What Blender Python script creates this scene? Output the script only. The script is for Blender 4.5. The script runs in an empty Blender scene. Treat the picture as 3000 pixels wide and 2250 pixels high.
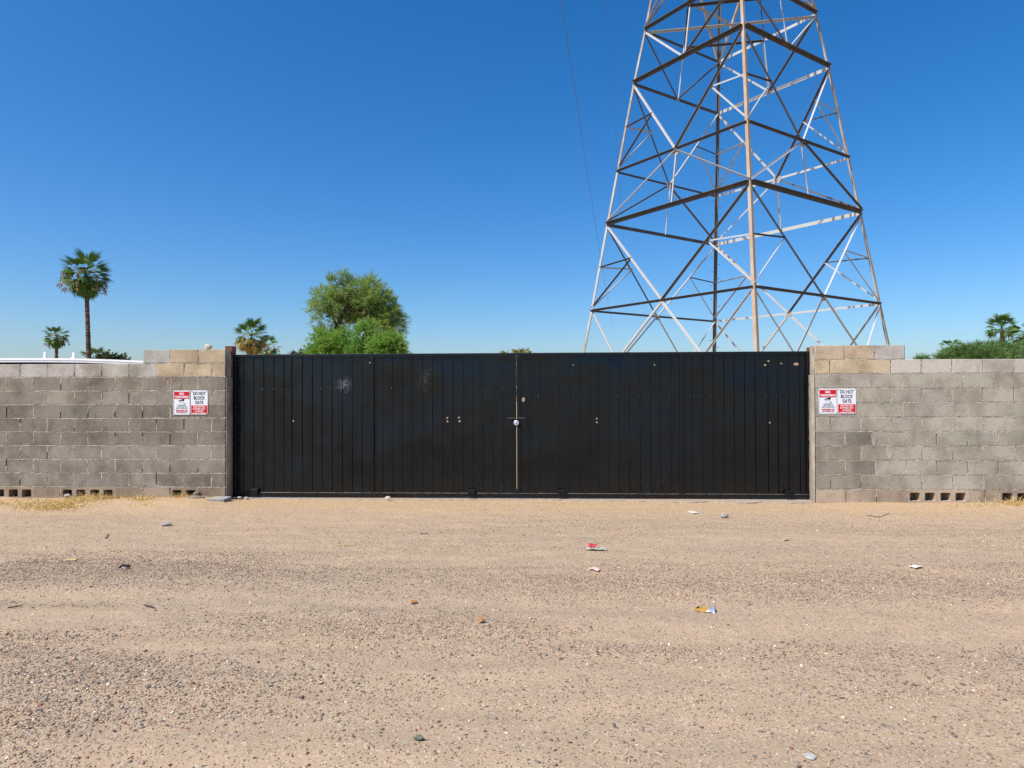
import bpy, math, random
import numpy as np
from mathutils import Vector, Matrix

sc = bpy.context.scene
COL = sc.collection
# ------------------------------------------------------------------ camera
F_PX, YAW, PITCH, ROLL = 1996.164, 0.04743, 0.00968, -0.00339
CAM = Vector((0.0, -9.553, 1.567))
fw = Vector((-math.sin(YAW) * math.cos(PITCH), math.cos(YAW) * math.cos(PITCH), math.sin(PITCH)))
rt = Vector((math.cos(YAW), math.sin(YAW), 0))
up = rt.cross(fw)
r2 = rt * math.cos(ROLL) + up * math.sin(ROLL)
u2 = up * math.cos(ROLL) - rt * math.sin(ROLL)
cam_data = bpy.data.cameras.new('camera')
cam_data.sensor_width = 36.0
cam_data.lens = F_PX / 3000 * 36
cam_data.clip_end = 5000
cam = bpy.data.objects.new('camera', cam_data)
cam.matrix_world = Matrix(((r2.x, u2.x, -fw.x, CAM.x), (r2.y, u2.y, -fw.y, CAM.y), (r2.z, u2.z, -fw.z, CAM.z), (0, 0, 0, 1)))
COL.objects.link(cam)
sc.camera = cam
# ------------------------------------------------------------------ sky, sun, exposure
SUN_TO = Vector((-0.30, -0.235, 0.478)).normalized()
SUN_EL = math.asin(SUN_TO.z)
SUN_ROT = math.atan2(SUN_TO.x, SUN_TO.y)
world = bpy.data.worlds.new('World')
sc.world = world
world.use_nodes = True
wn = world.node_tree
bg = wn.nodes['Background']
sky = wn.nodes.new('ShaderNodeTexSky')
sky.sky_type = 'NISHITA'
sky.sun_disc = False
sky.sun_elevation = SUN_EL
sky.sun_rotation = SUN_ROT
sky.altitude = 350
sky.air_density = 1.0
sky.dust_density = 1.7
sky.ozone_density = 6.0
hs = wn.nodes.new('ShaderNodeHueSaturation')
hs.inputs['Saturation'].default_value = 1.31
hs.inputs['Hue'].default_value = 0.502
wn.links.new(sky.outputs[0], hs.inputs['Color'])
wn.links.new(hs.outputs[0], bg.inputs['Color'])
bg.inputs['Strength'].default_value = 0.115
sun_data = bpy.data.lights.new('sun', 'SUN')
sun_data.energy = 4.4
sun_data.angle = math.radians(0.53)
sun_data.color = (1.0, 0.955, 0.89)
sun = bpy.data.objects.new('sun', sun_data)
sun.rotation_euler = SUN_TO.to_track_quat('Z', 'Y').to_euler()
sun.location = (-20, -20, 30)
COL.objects.link(sun)
sc.view_settings.view_transform = 'Standard'
sc.view_settings.look = 'None'
sc.view_settings.exposure = 0.5
sc.view_settings.gamma = 1.0
sc.cycles.max_bounces = 6
sc.cycles.use_denoising = False

# ------------------------------------------------------------------ helpers
def ray(px, py):
    u, v = px - 1500.0, py - 1125.0
    return (fw + r2 * (u / F_PX) - u2 * (v / F_PX))

def at(px, py, Y):
    """point seen at a pixel of the photograph, on the upright plane y = Y"""
    d = ray(px, py)
    return CAM + d * ((Y - CAM.y) / d.y)

def on_ground(px, py, z=0.0):
    d = ray(px, py)
    return CAM + d * ((z - CAM.z) / d.z)

def link(o):
    COL.objects.link(o)
    return o

def tag(o, label=None, cat=None, group=None, kind=None):
    if label: o['label'] = label
    if cat: o['category'] = cat
    if group: o['group'] = group
    if kind: o['kind'] = kind
    return o

def empty(name, loc=(0, 0, 0)):
    o = bpy.data.objects.new(name, None)
    o.location = loc
    o.empty_display_size = 0.2
    return link(o)

def mesh(name, verts, faces, mat=None, smooth=False):
    me = bpy.data.meshes.new(name)
    me.from_pydata([tuple(v) for v in verts], [], faces)
    if mat: me.materials.append(mat)
    if smooth:
        me.polygons.foreach_set('use_smooth', [True] * len(me.polygons))
    me.update()
    return me

def obj(name, me, parent=None, loc=(0, 0, 0), rot=None):
    o = bpy.data.objects.new(name, me)
    o.location = loc
    if rot is not None: o.rotation_euler = rot
    if parent is not None: o.parent = parent
    return link(o)

def fast_mesh(name, V, Fc, mat, smooth=False, col=None):
    """V (n,3), Fc (m,k) numpy -> mesh; col (n,3) optional point colours"""
    me = bpy.data.meshes.new(name)
    n, (m, k) = len(V), Fc.shape
    me.vertices.add(n)
    me.vertices.foreach_set('co', np.ascontiguousarray(V, dtype=np.float32).ravel())
    me.loops.add(m * k)
    me.loops.foreach_set('vertex_index', np.ascontiguousarray(Fc, dtype=np.int32).ravel())
    me.polygons.add(m)
    me.polygons.foreach_set('loop_start', np.arange(0, m * k, k, dtype=np.int32))
    me.polygons.foreach_set('loop_total', np.full(m, k, dtype=np.int32))
    if smooth: me.polygons.foreach_set('use_smooth', np.ones(m, dtype=bool))
    me.update(calc_edges=True)
    if col is not None:
        a = me.attributes.new('col', 'FLOAT_COLOR', 'POINT')
        c4 = np.ones((n, 4), dtype=np.float32); c4[:, :3] = col
        a.data.foreach_set('color', c4.ravel())
    me.materials.append(mat)
    return me

class MB:
    """collects boxes, bars and tubes into one mesh"""
    def __init__(s): s.v, s.f = [], []
    def add(s, vs, fs):
        b = len(s.v); s.v += [Vector(v) for v in vs]; s.f += [tuple(i + b for i in f) for f in fs]; return s
    def box(s, a, b, bev=0.0):
        x0, y0, z0 = a; x1, y1, z1 = b
        if bev <= 0:
            return s.add([(x0,y0,z0),(x1,y0,z0),(x1,y1,z0),(x0,y1,z0),(x0,y0,z1),(x1,y0,z1),(x1,y1,z1),(x0,y1,z1)],
                         [(0,3,2,1),(4,5,6,7),(0,1,5,4),(1,2,6,5),(2,3,7,6),(3,0,4,7)])
        vs, fs = chamfer_box((x0,y0,z0), (x1,y1,z1), bev)
        return s.add(vs, fs)
    def tube(s, pts, rad, n=8, cap=True):
        pts = [Vector(p) for p in pts]
        if not hasattr(rad, '__len__'): rad = [rad] * len(pts)
        rings = []
        for i, p in enumerate(pts):
            t = (pts[min(i + 1, len(pts) - 1)] - pts[max(i - 1, 0)]).normalized()
            a = t.orthogonal().normalized() if i == 0 else (a - t * a.dot(t)).normalized()
            b = t.cross(a)
            rings.append([p + (a * math.cos(2 * math.pi * k / n) + b * math.sin(2 * math.pi * k / n)) * rad[i] for k in range(n)])
        vs = [v for r in rings for v in r]
        fs = []
        for i in range(len(pts) - 1):
            for k in range(n):
                fs.append((i*n+k, i*n+(k+1) % n, (i+1)*n+(k+1) % n, (i+1)*n+k))
        if cap:
            fs.append(tuple(reversed(range(n)))); fs.append(tuple(range((len(pts)-1)*n, len(pts)*n)))
        return s.add(vs, fs)
    def prism(s, poly, axis, a, b):
        """poly: 2D outline; axis 'y' -> (x,z) outline extruded in y; 'z' -> (x,y) outline; 'x' -> (y,z)"""
        n = len(poly)
        def P(q, h):
            return {'y': (q[0], h, q[1]), 'z': (q[0], q[1], h), 'x': (h, q[0], q[1])}[axis]
        vs = [P(q, a) for q in poly] + [P(q, b) for q in poly]
        fs = [tuple(range(n)), tuple(reversed(range(n, 2*n)))] + [(i, n+i, n+(i+1) % n, (i+1) % n) for i in range(n)]
        return s.add(vs, fs)
    def build(s, name, mat, parent=None, loc=(0, 0, 0), rot=None, smooth=False):
        me = mesh(name, s.v, s.f, mat, smooth)
        fix_normals(me)
        return obj(name, me, parent, loc, rot)

def fix_normals(me):
    import bmesh
    bm = bmesh.new(); bm.from_mesh(me)
    bmesh.ops.recalc_face_normals(bm, faces=bm.faces)
    bm.to_mesh(me); bm.free()

def chamfer_box(a, b, c):
    c3 = [(a[i] + b[i]) / 2 for i in range(3)]; h = [(b[i] - a[i]) / 2 for i in range(3)]
    vs, idx = [], {}
    for sx in (-1, 1):
        for sy in (-1, 1):
            for sz in (-1, 1):
                for ax in range(3):
                    p = [sx*h[0], sy*h[1], sz*h[2]]
                    for k in range(3):
                        if k != ax: p[k] -= (sx, sy, sz)[k] * c
                    idx[(sx, sy, sz, ax)] = len(vs)
                    vs.append(tuple(c3[k] + p[k] for k in range(3)))
    fs = []
    S = (-1, 1)
    for s in S:
        fs.append(tuple(idx[(s, p, q, 0)] for p, q in ((-1,-1),(1,-1),(1,1),(-1,1))))
        fs.append(tuple(idx[(p, s, q, 1)] for p, q in ((-1,-1),(1,-1),(1,1),(-1,1))))
        fs.append(tuple(idx[(p, q, s, 2)] for p, q in ((-1,-1),(1,-1),(1,1),(-1,1))))
    for p in S:
        for q in S:
            fs.append((idx[(-1,p,q,1)], idx[(1,p,q,1)], idx[(1,p,q,2)], idx[(-1,p,q,2)]))
            fs.append((idx[(p,-1,q,0)], idx[(p,1,q,0)], idx[(p,1,q,2)], idx[(p,-1,q,2)]))
            fs.append((idx[(p,q,-1,0)], idx[(p,q,1,0)], idx[(p,q,1,1)], idx[(p,q,-1,1)]))
    for x in S:
        for y in S:
            for z in S:
                fs.append((idx[(x,y,z,0)], idx[(x,y,z,1)], idx[(x,y,z,2)]))
    return vs, fs

_T = np.random.default_rng(5).random((256, 256))
def vnoise(x, y, ox=0):
    x = np.asarray(x, float) + ox * 17.3; y = np.asarray(y, float) + ox * 41.7
    xi = np.floor(x).astype(int); yi = np.floor(y).astype(int)
    fx = x - xi; fy = y - yi
    fx = fx*fx*(3-2*fx); fy = fy*fy*(3-2*fy)
    g = lambda a, b: _T[a & 255, b & 255]
    return (g(xi, yi)*(1-fx) + g(xi+1, yi)*fx)*(1-fy) + (g(xi, yi+1)*(1-fx) + g(xi+1, yi+1)*fx)*fy
def fbm(x, y, ox=0, o=4):
    s, a, t = 0, 1, 0
    for i in range(o):
        s = s + a * vnoise(np.asarray(x)*2**i, np.asarray(y)*2**i, ox+i); t += a; a *= .5
    return s / t

# ------------------------------------------------------------------ materials
class Mat:
    def __init__(s, name, rough=0.8, spec=0.3):
        s.m = bpy.data.materials.new(name); s.m.use_nodes = True
        s.t = s.m.node_tree; s.b = s.t.nodes['Principled BSDF']
        s.b.inputs['Roughness'].default_value = rough
        s.b.inputs['Specular IOR Level'].default_value = spec
    def n(s, typ, **kw):
        nd = s.t.nodes.new('ShaderNode' + typ)
        for k, v in kw.items():
            if k.startswith('_'): setattr(nd, k[1:], v)
            else:
                i = nd.inputs[int(k[1:])] if k[0] == 'i' and k[1:].isdigit() else nd.inputs[k.replace('__', ' ')]
                if hasattr(v, 'is_output') or isinstance(v, bpy.types.NodeSocket): s.t.links.new(v, i)
                else: i.default_value = v
        return nd
    def pos(s): return s.n('NewGeometry').outputs['Position']
    def oco(s): return s.n('TexCoord').outputs['Object']
    def noise(s, vec, scale, detail=4, rough=.55, out='Fac'):
        return s.n('TexNoise', Vector=vec, Scale=scale, Detail=detail, Roughness=rough).outputs[out]
    def vor(s, vec, scale, feature='F1', out='Distance', rnd=1.0):
        nd = s.n('TexVoronoi', _feature=feature, Vector=vec, Scale=scale)
        nd.inputs['Randomness'].default_value = rnd
        return nd.outputs[out]
    def ramp(s, fac, stops, interp='LINEAR'):
        nd = s.n('ValToRGB', i0=fac); cr = nd.color_ramp; cr.interpolation = interp
        while len(cr.elements) < len(stops): cr.elements.new(0.5)
        for e, (p, c) in zip(cr.elements, stops):
            e.position = p
            e.color = (c, c, c, 1) if not hasattr(c, '__len__') else (*c, 1)
        return nd.outputs['Color']
    def mix(s, fac, a, b, mode='MIX'):
        nd = s.n('Mix', _data_type='RGBA', _blend_type=mode)
        for i, v in ((0, fac), (6, a), (7, b)):
            if isinstance(v, bpy.types.NodeSocket): s.t.links.new(v, nd.inputs[i])
            elif hasattr(v, '__len__'): nd.inputs[i].default_value = (*v, 1)
            else: nd.inputs[i].default_value = v if i == 0 else (v, v, v, 1)
        return nd.outputs[2]
    def math(s, op, a, b=0.0, clamp=False):
        nd = s.n('Math', _operation=op, _use_clamp=clamp)
        for i, v in ((0, a), (1, b)):
            if isinstance(v, bpy.types.NodeSocket): s.t.links.new(v, nd.inputs[i])
            else: nd.inputs[i].default_value = v
        return nd.outputs[0]
    def mapr(s, v, a, b, c, d):
        return s.n('MapRange', i0=v, i1=a, i2=b, i3=c, i4=d).outputs[0]
    def vscale(s, vec, sc3):
        return s.n('Mapping', Vector=vec, Scale=sc3).outputs[0]
    def xyz(s, vec): return s.n('SeparateXYZ', i0=vec).outputs
    def col(s, c):
        if isinstance(c, bpy.types.NodeSocket): s.t.links.new(c, s.b.inputs['Base Color'])
        else: s.b.inputs['Base Color'].default_value = (*c, 1)
        return s
    def rough(s, c): s.t.links.new(c, s.b.inputs['Roughness']); return s
    def bump(s, h, strength=.5, dist=.01):
        nd = s.n('Bump', Height=h, Strength=strength, Distance=dist)
        s.t.links.new(nd.outputs[0], s.b.inputs['Normal']); return s

def plain(name, c, rough=.7, metal=0.0, var=.15, scale=30.0):
    m = Mat(name, rough)
    p = m.oco()
    f = m.mapr(m.noise(p, scale, 5), .3, .7, 1 - var, 1 + var)
    m.col(m.mix(1.0, c, m.n('CombineColor', i0=f, i1=f, i2=f).outputs[0], 'MULTIPLY'))
    m.b.inputs['Metallic'].default_value = metal
    m.bump(m.noise(p, scale * 4, 3), .15, .005)
    return m.m

# soil
g = Mat('dirt', .95, .1)
P = g.pos()
PX = g.xyz(P)
big = g.noise(g.vscale(P, (.16, 1.1, 1)), 1.3, 5)
mid = g.noise(g.vscale(P, (.5, 1, 1)), 5.0, 6, .62)
fine = g.noise(P, 90, 3, .7)
speck = g.vor(P, 120, out='Color')
c = g.mix(g.mapr(big, .35, .68, 0, 1), (.420, .300, .192), (.358, .268, .180))
c = g.mix(g.mapr(mid, .40, .75, 0, .75), c, (.300, .226, .152))
near_wall = g.math('MULTIPLY', g.mapr(g.math('ADD', PX[1], g.mapr(mid, .3, .7, -.35, .35)), -1.25, -.25, 0, 1), .85)
c = g.mix(near_wall, c, (.435, .298, .165))
sp = g.xyz(speck)
c = g.mix(g.math('GREATER_THAN', sp[0], .955), c, (.15, .125, .105))
c = g.mix(g.math('GREATER_THAN', sp[1], .955), c, (.48, .41, .33))
ff = g.mapr(fine, .3, .7, .89, 1.10)
c = g.mix(1.0, c, g.n('CombineColor', i0=ff, i1=ff, i2=ff).outputs[0], 'MULTIPLY')
g.col(c)
hgt = g.math('ADD', g.math('MULTIPLY', fine, .5), g.math('MULTIPLY', g.noise(P, 22, 5, .65), 1.0))
g.bump(hgt, .6, .014)
M_DIRT = g.m
# pebbles
g = Mat('pebble', .75, .3)
ca = g.n('Attribute', _attribute_name='col').outputs['Color']
f = g.mapr(g.noise(g.pos(), 160, 3), .3, .7, .8, 1.2)
g.col(g.mix(1.0, ca, g.n('CombineColor', i0=f, i1=f, i2=f).outputs[0], 'MULTIPLY'))
M_PEBBLE = g.m
# concrete block (own colour per object)
def block_mat(name, stain, stain_hi):
    g = Mat(name, .95, .12)
    P = g.pos()
    base = g.n('ObjectInfo').outputs['Color']
    st = g.noise(P, 1.9, 7, .62)
    st2 = g.noise(g.vscale(P, (1, 1, .6)), 5.5, 6, .65)
    c = g.mix(g.mapr(st, .44, .66, 0, stain_hi), base, g.mix(1.0, base, stain, 'MULTIPLY'))
    c = g.mix(g.mapr(st2, .50, .72, 0, .75), c, g.mix(1.0, c, (.70, .66, .62), 'MULTIPLY'))
    c = g.mix(g.mapr(g.noise(P, 4.2, 6, .7), .58, .75, 0, .5), c, (.46, .40, .335))
    gr = g.noise(P, 75, 3, .75)
    f = g.mapr(gr, .28, .72, .80, 1.20)
    c = g.mix(1.0, c, g.n('CombineColor', i0=f, i1=f, i2=f).outputs[0], 'MULTIPLY')
    pit = g.vor(P, 48, out='Distance')
    c = g.mix(g.mapr(pit, .02, .16, .35, 0), c, g.mix(1.0, c, .45, 'MULTIPLY'))
    g.col(c)
    g.bump(g.math('ADD', gr, g.math('MULTIPLY', g.noise(P, 240, 2), .6)), .6, .010)
    return g.m
M_BLOCK_L = block_mat('block_weathered', (.56, .54, .50), .95)
M_BLOCK_R = block_mat('block_pale', (.60, .585, .56), .95)
g = Mat('mortar', .95, .1)
P = g.pos()
c = g.mix(g.mapr(g.noise(P, 7, 6, .7), .40, .60, 0, 1), (.54, .475, .375), (.27, .235, .185))
f = g.mapr(g.noise(P, 110, 3), .3, .7, .75, 1.2)
g.col(g.mix(1.0, c, g.n('CombineColor', i0=f, i1=f, i2=f).outputs[0], 'MULTIPLY'))
g.bump(g.noise(P, 130, 3), .8, .008)
M_MORTAR = g.m
g = Mat('plaster', .95, .1)
P = g.pos()
c = g.mix(g.mapr(g.noise(P, 5, 6, .7), .4, .65, 0, 1), (.42, .365, .295), (.27, .23, .185))
g.col(c); g.bump(g.noise(P, 45, 5, .7), .35, .006)
M_PLASTER = g.m
M_CONCRETE = plain('concrete', (.33, .265, .195), .9, 0, .2, 20)
# gate paint
def gate_mat(name, dents):
    g = Mat(name, .34, .46)
    g.b.inputs['Specular Tint'].default_value = (.84, .93, 1.0, 1)
    P = g.pos(); Z = g.xyz(P)
    dust = g.math('MULTIPLY', g.mapr(g.noise(P, 70, 3, .75), .60, .74, 0, 1), g.mapr(Z[2], .42, .08, 0, .65))
    mott = g.noise(P, 3.1, 5)
    c = g.mix(g.mapr(mott, .35, .7, 0, 1), (.0012, .0019, .0029), (.0026, .0030, .0036))
    c = g.mix(dust, c, (.20, .155, .115))
    nz = g.xyz(g.n('NewGeometry').outputs['Normal'])[2]
    c = g.mix(g.math('MULTIPLY', g.mapr(nz, .55, .95, 0, 1), g.mapr(g.noise(P, 9, 4), .35, .6, .25, .85)), c, (.27, .225, .175))
    d = g.n('VectorMath', _operation='DISTANCE', i0=P, i1=(-2.915, .232, 1.665)).outputs['Value']
    spl = g.math('GREATER_THAN', g.math('SUBTRACT', g.noise(P, 105, 2, .6), g.math('MULTIPLY', d, 1.45)), .475)
    c = g.mix(g.math('MULTIPLY', spl, .40), c, (.40, .41, .46))
    d2 = g.n('VectorMath', _operation='DISTANCE', i0=g.vscale(P, (1, 1, .55)), i1=(-1.73, .232, 1.74 * .55)).outputs['Value']
    scr = g.math('GREATER_THAN', g.math('SUBTRACT', g.noise(g.vscale(P, (1, 1, .4)), 120, 2, .4), g.math('MULTIPLY', d2, 1.3)), .52)
    c = g.mix(g.math('MULTIPLY', scr, .18), c, (.30, .32, .35))
    g.col(c)
    g.rough(g.math('ADD', g.mapr(g.noise(P, 2.3, 4), .3, .7, .12, .34), g.math('MULTIPLY', dust, .5)))
    if dents:
        h = g.noise(g.vscale(P, (1.0, 1, .8)), 1.7, 2, .4)
        g.bump(g.math('ADD', h, g.math('MULTIPLY', g.noise(P, 260, 2), .003)), .8, .05)
    return g.m
M_GATE = gate_mat('black_sheet_steel', True)
M_FRAME = gate_mat('black_tube_steel', False)
M_LOCKBLACK = plain('black_cast_steel', (.0035, .0035, .0038), .55, 0, .4, 30)
M_PRIMER = plain('worn_primer', (.35, .25, .16), .8, 0, .4, 60)
M_SCREW = plain('screw_zinc', (.13, .13, .14), .5, .4)
M_SKID = plain('red_oxide', (.075, .028, .020), .7, 0, .4, 25)
M_RUST = plain('rusted_red_steel', (.15, .048, .028), .75, 0, .3, 18)
M_ZINC = plain('brushed_zinc', (.62, .64, .68), .42, .55, .1, 40)
M_RUBBER = plain('dark_wheel', (.03, .028, .026), .8)
# tower steel
def steel(name, rustlo, rusthi, base=(.47, .455, .43), rust=(.205, .125, .055)):
    g = Mat(name, .62, .35)
    P = g.pos()
    n1 = g.noise(g.vscale(P, (1, 1, .45)), .9, 6, .68)
    n2 = g.noise(P, 6.0, 4, .7)
    c = g.mix(g.mapr(n2, .35, .7, 0, 1), base, tuple(x * .86 for x in base))
    c = g.mix(g.mapr(g.math('ADD', n1, g.math('MULTIPLY', n2, .12)), rustlo, rusthi, 0, .85), c, rust)
    g.col(c)
    return g.m
M_STEEL = steel('galvanised_steel', .72, .95, (.44, .435, .42))
M_LEG = steel('rust_streaked_steel', .50, .72, (.44, .42, .385))
M_BEAM = steel('baked_shade_brown_steel', .60, .9, (.072, .064, .056))  # rust is real; the dark base has the shade of the beams painted in
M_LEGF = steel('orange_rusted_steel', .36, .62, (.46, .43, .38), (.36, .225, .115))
M_DARK = steel('baked_shade_dark_steel', .66, .95, (.115, .104, .092))  # shade painted into the base colour, for unlit braces and the back leg
M_GUSSET = steel('gusset_steel', .6, .9, (.42, .40, .37))
M_WIRE = plain('wire_aluminium', (.12, .10, .10), .6)
# vegetation
def leaf_mat(name, a, b, c3=None, scale=1.2, transl=.25):
    g = Mat(name, .6, .25)
    P = g.pos()
    col = g.mix(g.mapr(g.noise(P, scale, 4, .6), .35, .65, 0, 1), a, b)
    if c3: col = g.mix(g.mapr(g.noise(P, scale * 2.7, 3), .56, .70, 0, .8), col, c3)
    g.col(col)
    tr = g.n('BsdfTranslucent', Color=col)
    mx = g.n('MixShader', i0=transl)
    g.t.links.new(g.b.outputs[0], mx.inputs[1]); g.t.links.new(tr.outputs[0], mx.inputs[2])
    g.t.links.new(mx.outputs[0], g.t.nodes['Material Output'].inputs['Surface'])
    return g.m
M_MESQ = leaf_mat('mesquite_leaf', (.225, .325, .075), (.330, .440, .115), (.36, .40, .13), .9, .5)
M_PALO = leaf_mat('palo_verde_leaf', (.150, .300, .040), (.250, .410, .065), (.32, .42, .09), 1.0, .35)
M_FEATH = leaf_mat('feathery_leaf', (.100, .190, .050), (.175, .285, .085), (.24, .31, .12), 1.0, .35)
M_YELLOW = leaf_mat('yellow_leaf', (.27, .24, .045), (.36, .29, .06), (.16, .18, .04), 2.0)
M_DULL = leaf_mat('dull_leaf', (.06, .085, .03), (.11, .12, .05), None, 2.0)
M_FROND = leaf_mat('palm_frond_green', (.045, .110, .018), (.105, .190, .030), None, 1.6, .2)
M_FRONDY = leaf_mat('palm_frond_yellow', (.36, .29, .045), (.48, .34, .07), None, 1.6, .2)
M_DEAD = leaf_mat('palm_frond_dead', (.20, .125, .055), (.30, .19, .085), None, 1.6, .12)
M_TASSEL = leaf_mat('palm_tassel', (.30, .19, .10), (.42, .27, .13), None, 2.5, .1)
M_BARK = plain('bark', (.060, .040, .028), .95, 0, .4, 9)
M_STEMY = plain('green_stem', (.22, .22, .05), .8, 0, .2, 9)
g = Mat('palm_trunk', .95, .1)
P = g.pos()
rings = g.noise(g.vscale(P, (.6, .6, 7)), 1.4, 4, .6)
g.col(g.mix(g.mapr(rings, .38, .64, 0, 1), (.050, .032, .022), (.185, .130, .088)))
g.bump(rings, .8, .05)
M_PTRUNK = g.m
M_PTRUNK2 = plain('palm_boots', (.13, .055, .030), .9, 0, .5, 7)
M_GRASS = leaf_mat('dry_grass_blade', (.58, .41, .15), (.70, .53, .25), (.38, .34, .11), 4, .25)
M_WHITE = plain('white_roof', (.80, .80, .80), .6, 0, .04, 3)
M_TRIM = plain('grey_trim', (.58, .60, .64), .6, 0, .06, 3)
M_STUCCO = plain('white_wall', (.72, .71, .70), .9, 0, .1, 6)
M_ROCK = plain('pale_rock', (.50, .42, .33), .9, 0, .35, 22)
M_ROCKG = plain('grey_stone', (.30, .285, .26), .9, 0, .3, 30)
M_LUMP = plain('cement_lump', (.20, .17, .13), .95, 0, .3, 30)
M_SIGNW = plain('sign_white', (.72, .73, .75), .35, 0, .02, 8)
M_SIGNR = plain('sign_red', (.56, .006, .012), .4, 0, .04, 8)
M_SIGNK = plain('sign_black', (.02, .022, .03), .5, 0, .1, 8)
M_SIGNG = plain('sign_grey', (.22, .25, .28), .5, 0, .1, 8)
M_CANY = plain('can_yellow', (.50, .27, .05), .4, .2, .25, 30)
M_CANS = plain('can_silver', (.62, .64, .68), .35, .6, .2, 30)
M_PAPER = plain('paper_white', (.60, .56, .49), .8, 0, .1, 20)
M_PAPERR = plain('paper_red', (.45, .05, .05), .6, 0, .35, 40)
M_PAPERP = plain('paper_pink', (.62, .36, .32), .7, 0, .3, 40)
M_STICK = plain('stick', (.075, .058, .045), .9, 0, .3, 30)
M_STRAW = plain('straw', (.45, .33, .15), .9, 0, .3, 30)
M_LEAFO = plain('dry_leaf', (.42, .18, .05), .8, 0, .35, 40)
M_PLASTIC = plain('clear_plastic', (.42, .40, .35), .3, 0, .1, 20)
M_GLASSK = plain('dark_scrap', (.02, .02, .022), .5)

# ------------------------------------------------------------------ ground
def zg(x, y):
    x = np.asarray(x, float); y = np.asarray(y, float)
    near = np.clip((y + 1.1) / 1.0, 0, 1) * np.clip((.6 - y) / .5, 0, 1)
    left = np.clip((-4.35 - x) / .5, 0, 1); right = np.clip((x - 3.6) / .6, 0, 1)
    h = near * (left * (.030 + .040 * fbm(x*1.4, y*1.4, 3)) + right * (.004 + .028 * fbm(x*1.4, y*1.4, 4)))
    fr = np.clip((9.0 - np.abs(x)) / 1.5, 0, 1) * np.clip((1.5 - y) / 1.0, 0, 1) * np.clip((y + 12) / 2, 0, 1)
    rut = np.exp(-((y + 4.52 + .10*np.sin(x*.5+.6)) / .13) ** 2) + .8 * np.exp(-((y + 3.02 + .12*np.sin(x*.45)) / .13) ** 2)
    h = h + fr * (-.012 * rut * (.4 + fbm(x*.8, y, 6)) + (fbm(x*.35, y*1.7, 1) - .5) * .055 + (fbm(x*5, y*7, 2, 3) - .5) * .016)
    gate = np.clip((x + 4.6) / .2, 0, 1) * np.clip((3.75 - x) / .2, 0, 1) * np.clip((y + .55) / .5, 0, 1)
    return h * (1 - .75 * gate) + gate * .004

def axis(lo, hi, step, ends):
    a = list(np.arange(lo, hi + step / 2, step))
    s = step; b = []
    x = hi
    while x < ends: s *= 1.45; x += s; b.append(x)
    s = step; c2 = []
    x = lo
    while x > -ends: s *= 1.45; x -= s; c2.append(x)
    return np.array(c2[::-1] + a + b)
gx = axis(-8.6, 8.0, .045, 2500); gy = axis(-7.4, .7, .035, 2500)
XX, YY = np.meshgrid(gx, gy)
ZZ = zg(XX, YY)
nx, ny = len(gx), len(gy)
idx = np.arange(nx * ny).reshape(ny, nx)
quads = np.stack([idx[:-1, :-1], idx[:-1, 1:], idx[1:, 1:], idx[1:, :-1]], -1).reshape(-1, 4)
gme = fast_mesh('ground', np.stack([XX, YY, ZZ], -1).reshape(-1, 3), quads, M_DIRT, True)
tag(obj('ground', gme), 'tan dirt and gravel lot in front of the gate', None, None, 'structure')

# gravel: one scatter of real pebbles
rng = np.random.default_rng(11)
def ico():
    t = (1 + 5 ** .5) / 2
    v = np.array([(-1,t,0),(1,t,0),(-1,-t,0),(1,-t,0),(0,-1,t),(0,1,t),(0,-1,-t),(0,1,-t),(t,0,-1),(t,0,1),(-t,0,-1),(-t,0,1)], float)
    v /= np.linalg.norm(v[0])
    f = np.array([(0,11,5),(0,5,1),(0,1,7),(0,7,10),(0,10,11),(1,5,9),(5,11,4),(11,10,2),(10,7,6),(7,1,8),(3,9,4),(3,4,2),(3,2,6),(3,6,8),(3,8,9),(4,9,5),(2,4,11),(6,2,10),(8,6,7),(9,8,1)])
    return v, f
OCT = (np.array([(1,0,0),(-1,0,0),(0,1,0),(0,-1,0),(0,0,1),(0,0,-1)], float),
       np.array([(0,2,4),(2,1,4),(1,3,4),(3,0,4),(2,0,5),(1,2,5),(3,1,5),(0,3,5)]))
PAL = np.array([(.092,.086,.080),(.150,.140,.130),(.20,.18,.155),(.165,.120,.088),(.21,.095,.065),(.36,.27,.19),(.33,.235,.185),(.28,.235,.19),(.55,.49,.41),(.12,.125,.105)])
PAL = PAL * np.array([1.10, 1.0, .90])
PW = np.array([.11,.12,.13,.11,.07,.14,.11,.14,.04,.03])
def density(x, y):
    n = fbm(x*.33, y*1.15, 21, 4)
    band = np.exp(-((y + 3.75 + .25*np.sin(x*.7)) / .55) ** 2) * np.clip(.9 - .05 * x, .4, 1.2) \
        + .9 * np.exp(-((y + 5.15 - .12*np.sin(x*1.1 + 1)) / .38) ** 2) + 1.1 * np.clip((-5.2 - y) / .9, 0, 1)
    d = np.clip((n - .44) * 6.0, 0, 1) * (.14 + .85 * band)
    trk = np.exp(-((y + 4.52 + .10*np.sin(x*.5+.6)) / .15) ** 2) + .8 * np.exp(-((y + 3.02 + .12*np.sin(x*.45)) / .15) ** 2) + .6 * np.exp(-((y + 2.05 - .08*x + .1*np.sin(x*.4)) / .12) ** 2)
    d = d * (1 - .85 * np.clip(trk * (.6 + .8*fbm(x*.6, y*2, 27)), 0, 1))
    return np.clip(d + .055 + .10 * np.clip((-5.2 - y) / .8, 0, 1), 0, 1) * np.clip((-.35 - y) / 1.2, .12, 1)
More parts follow.
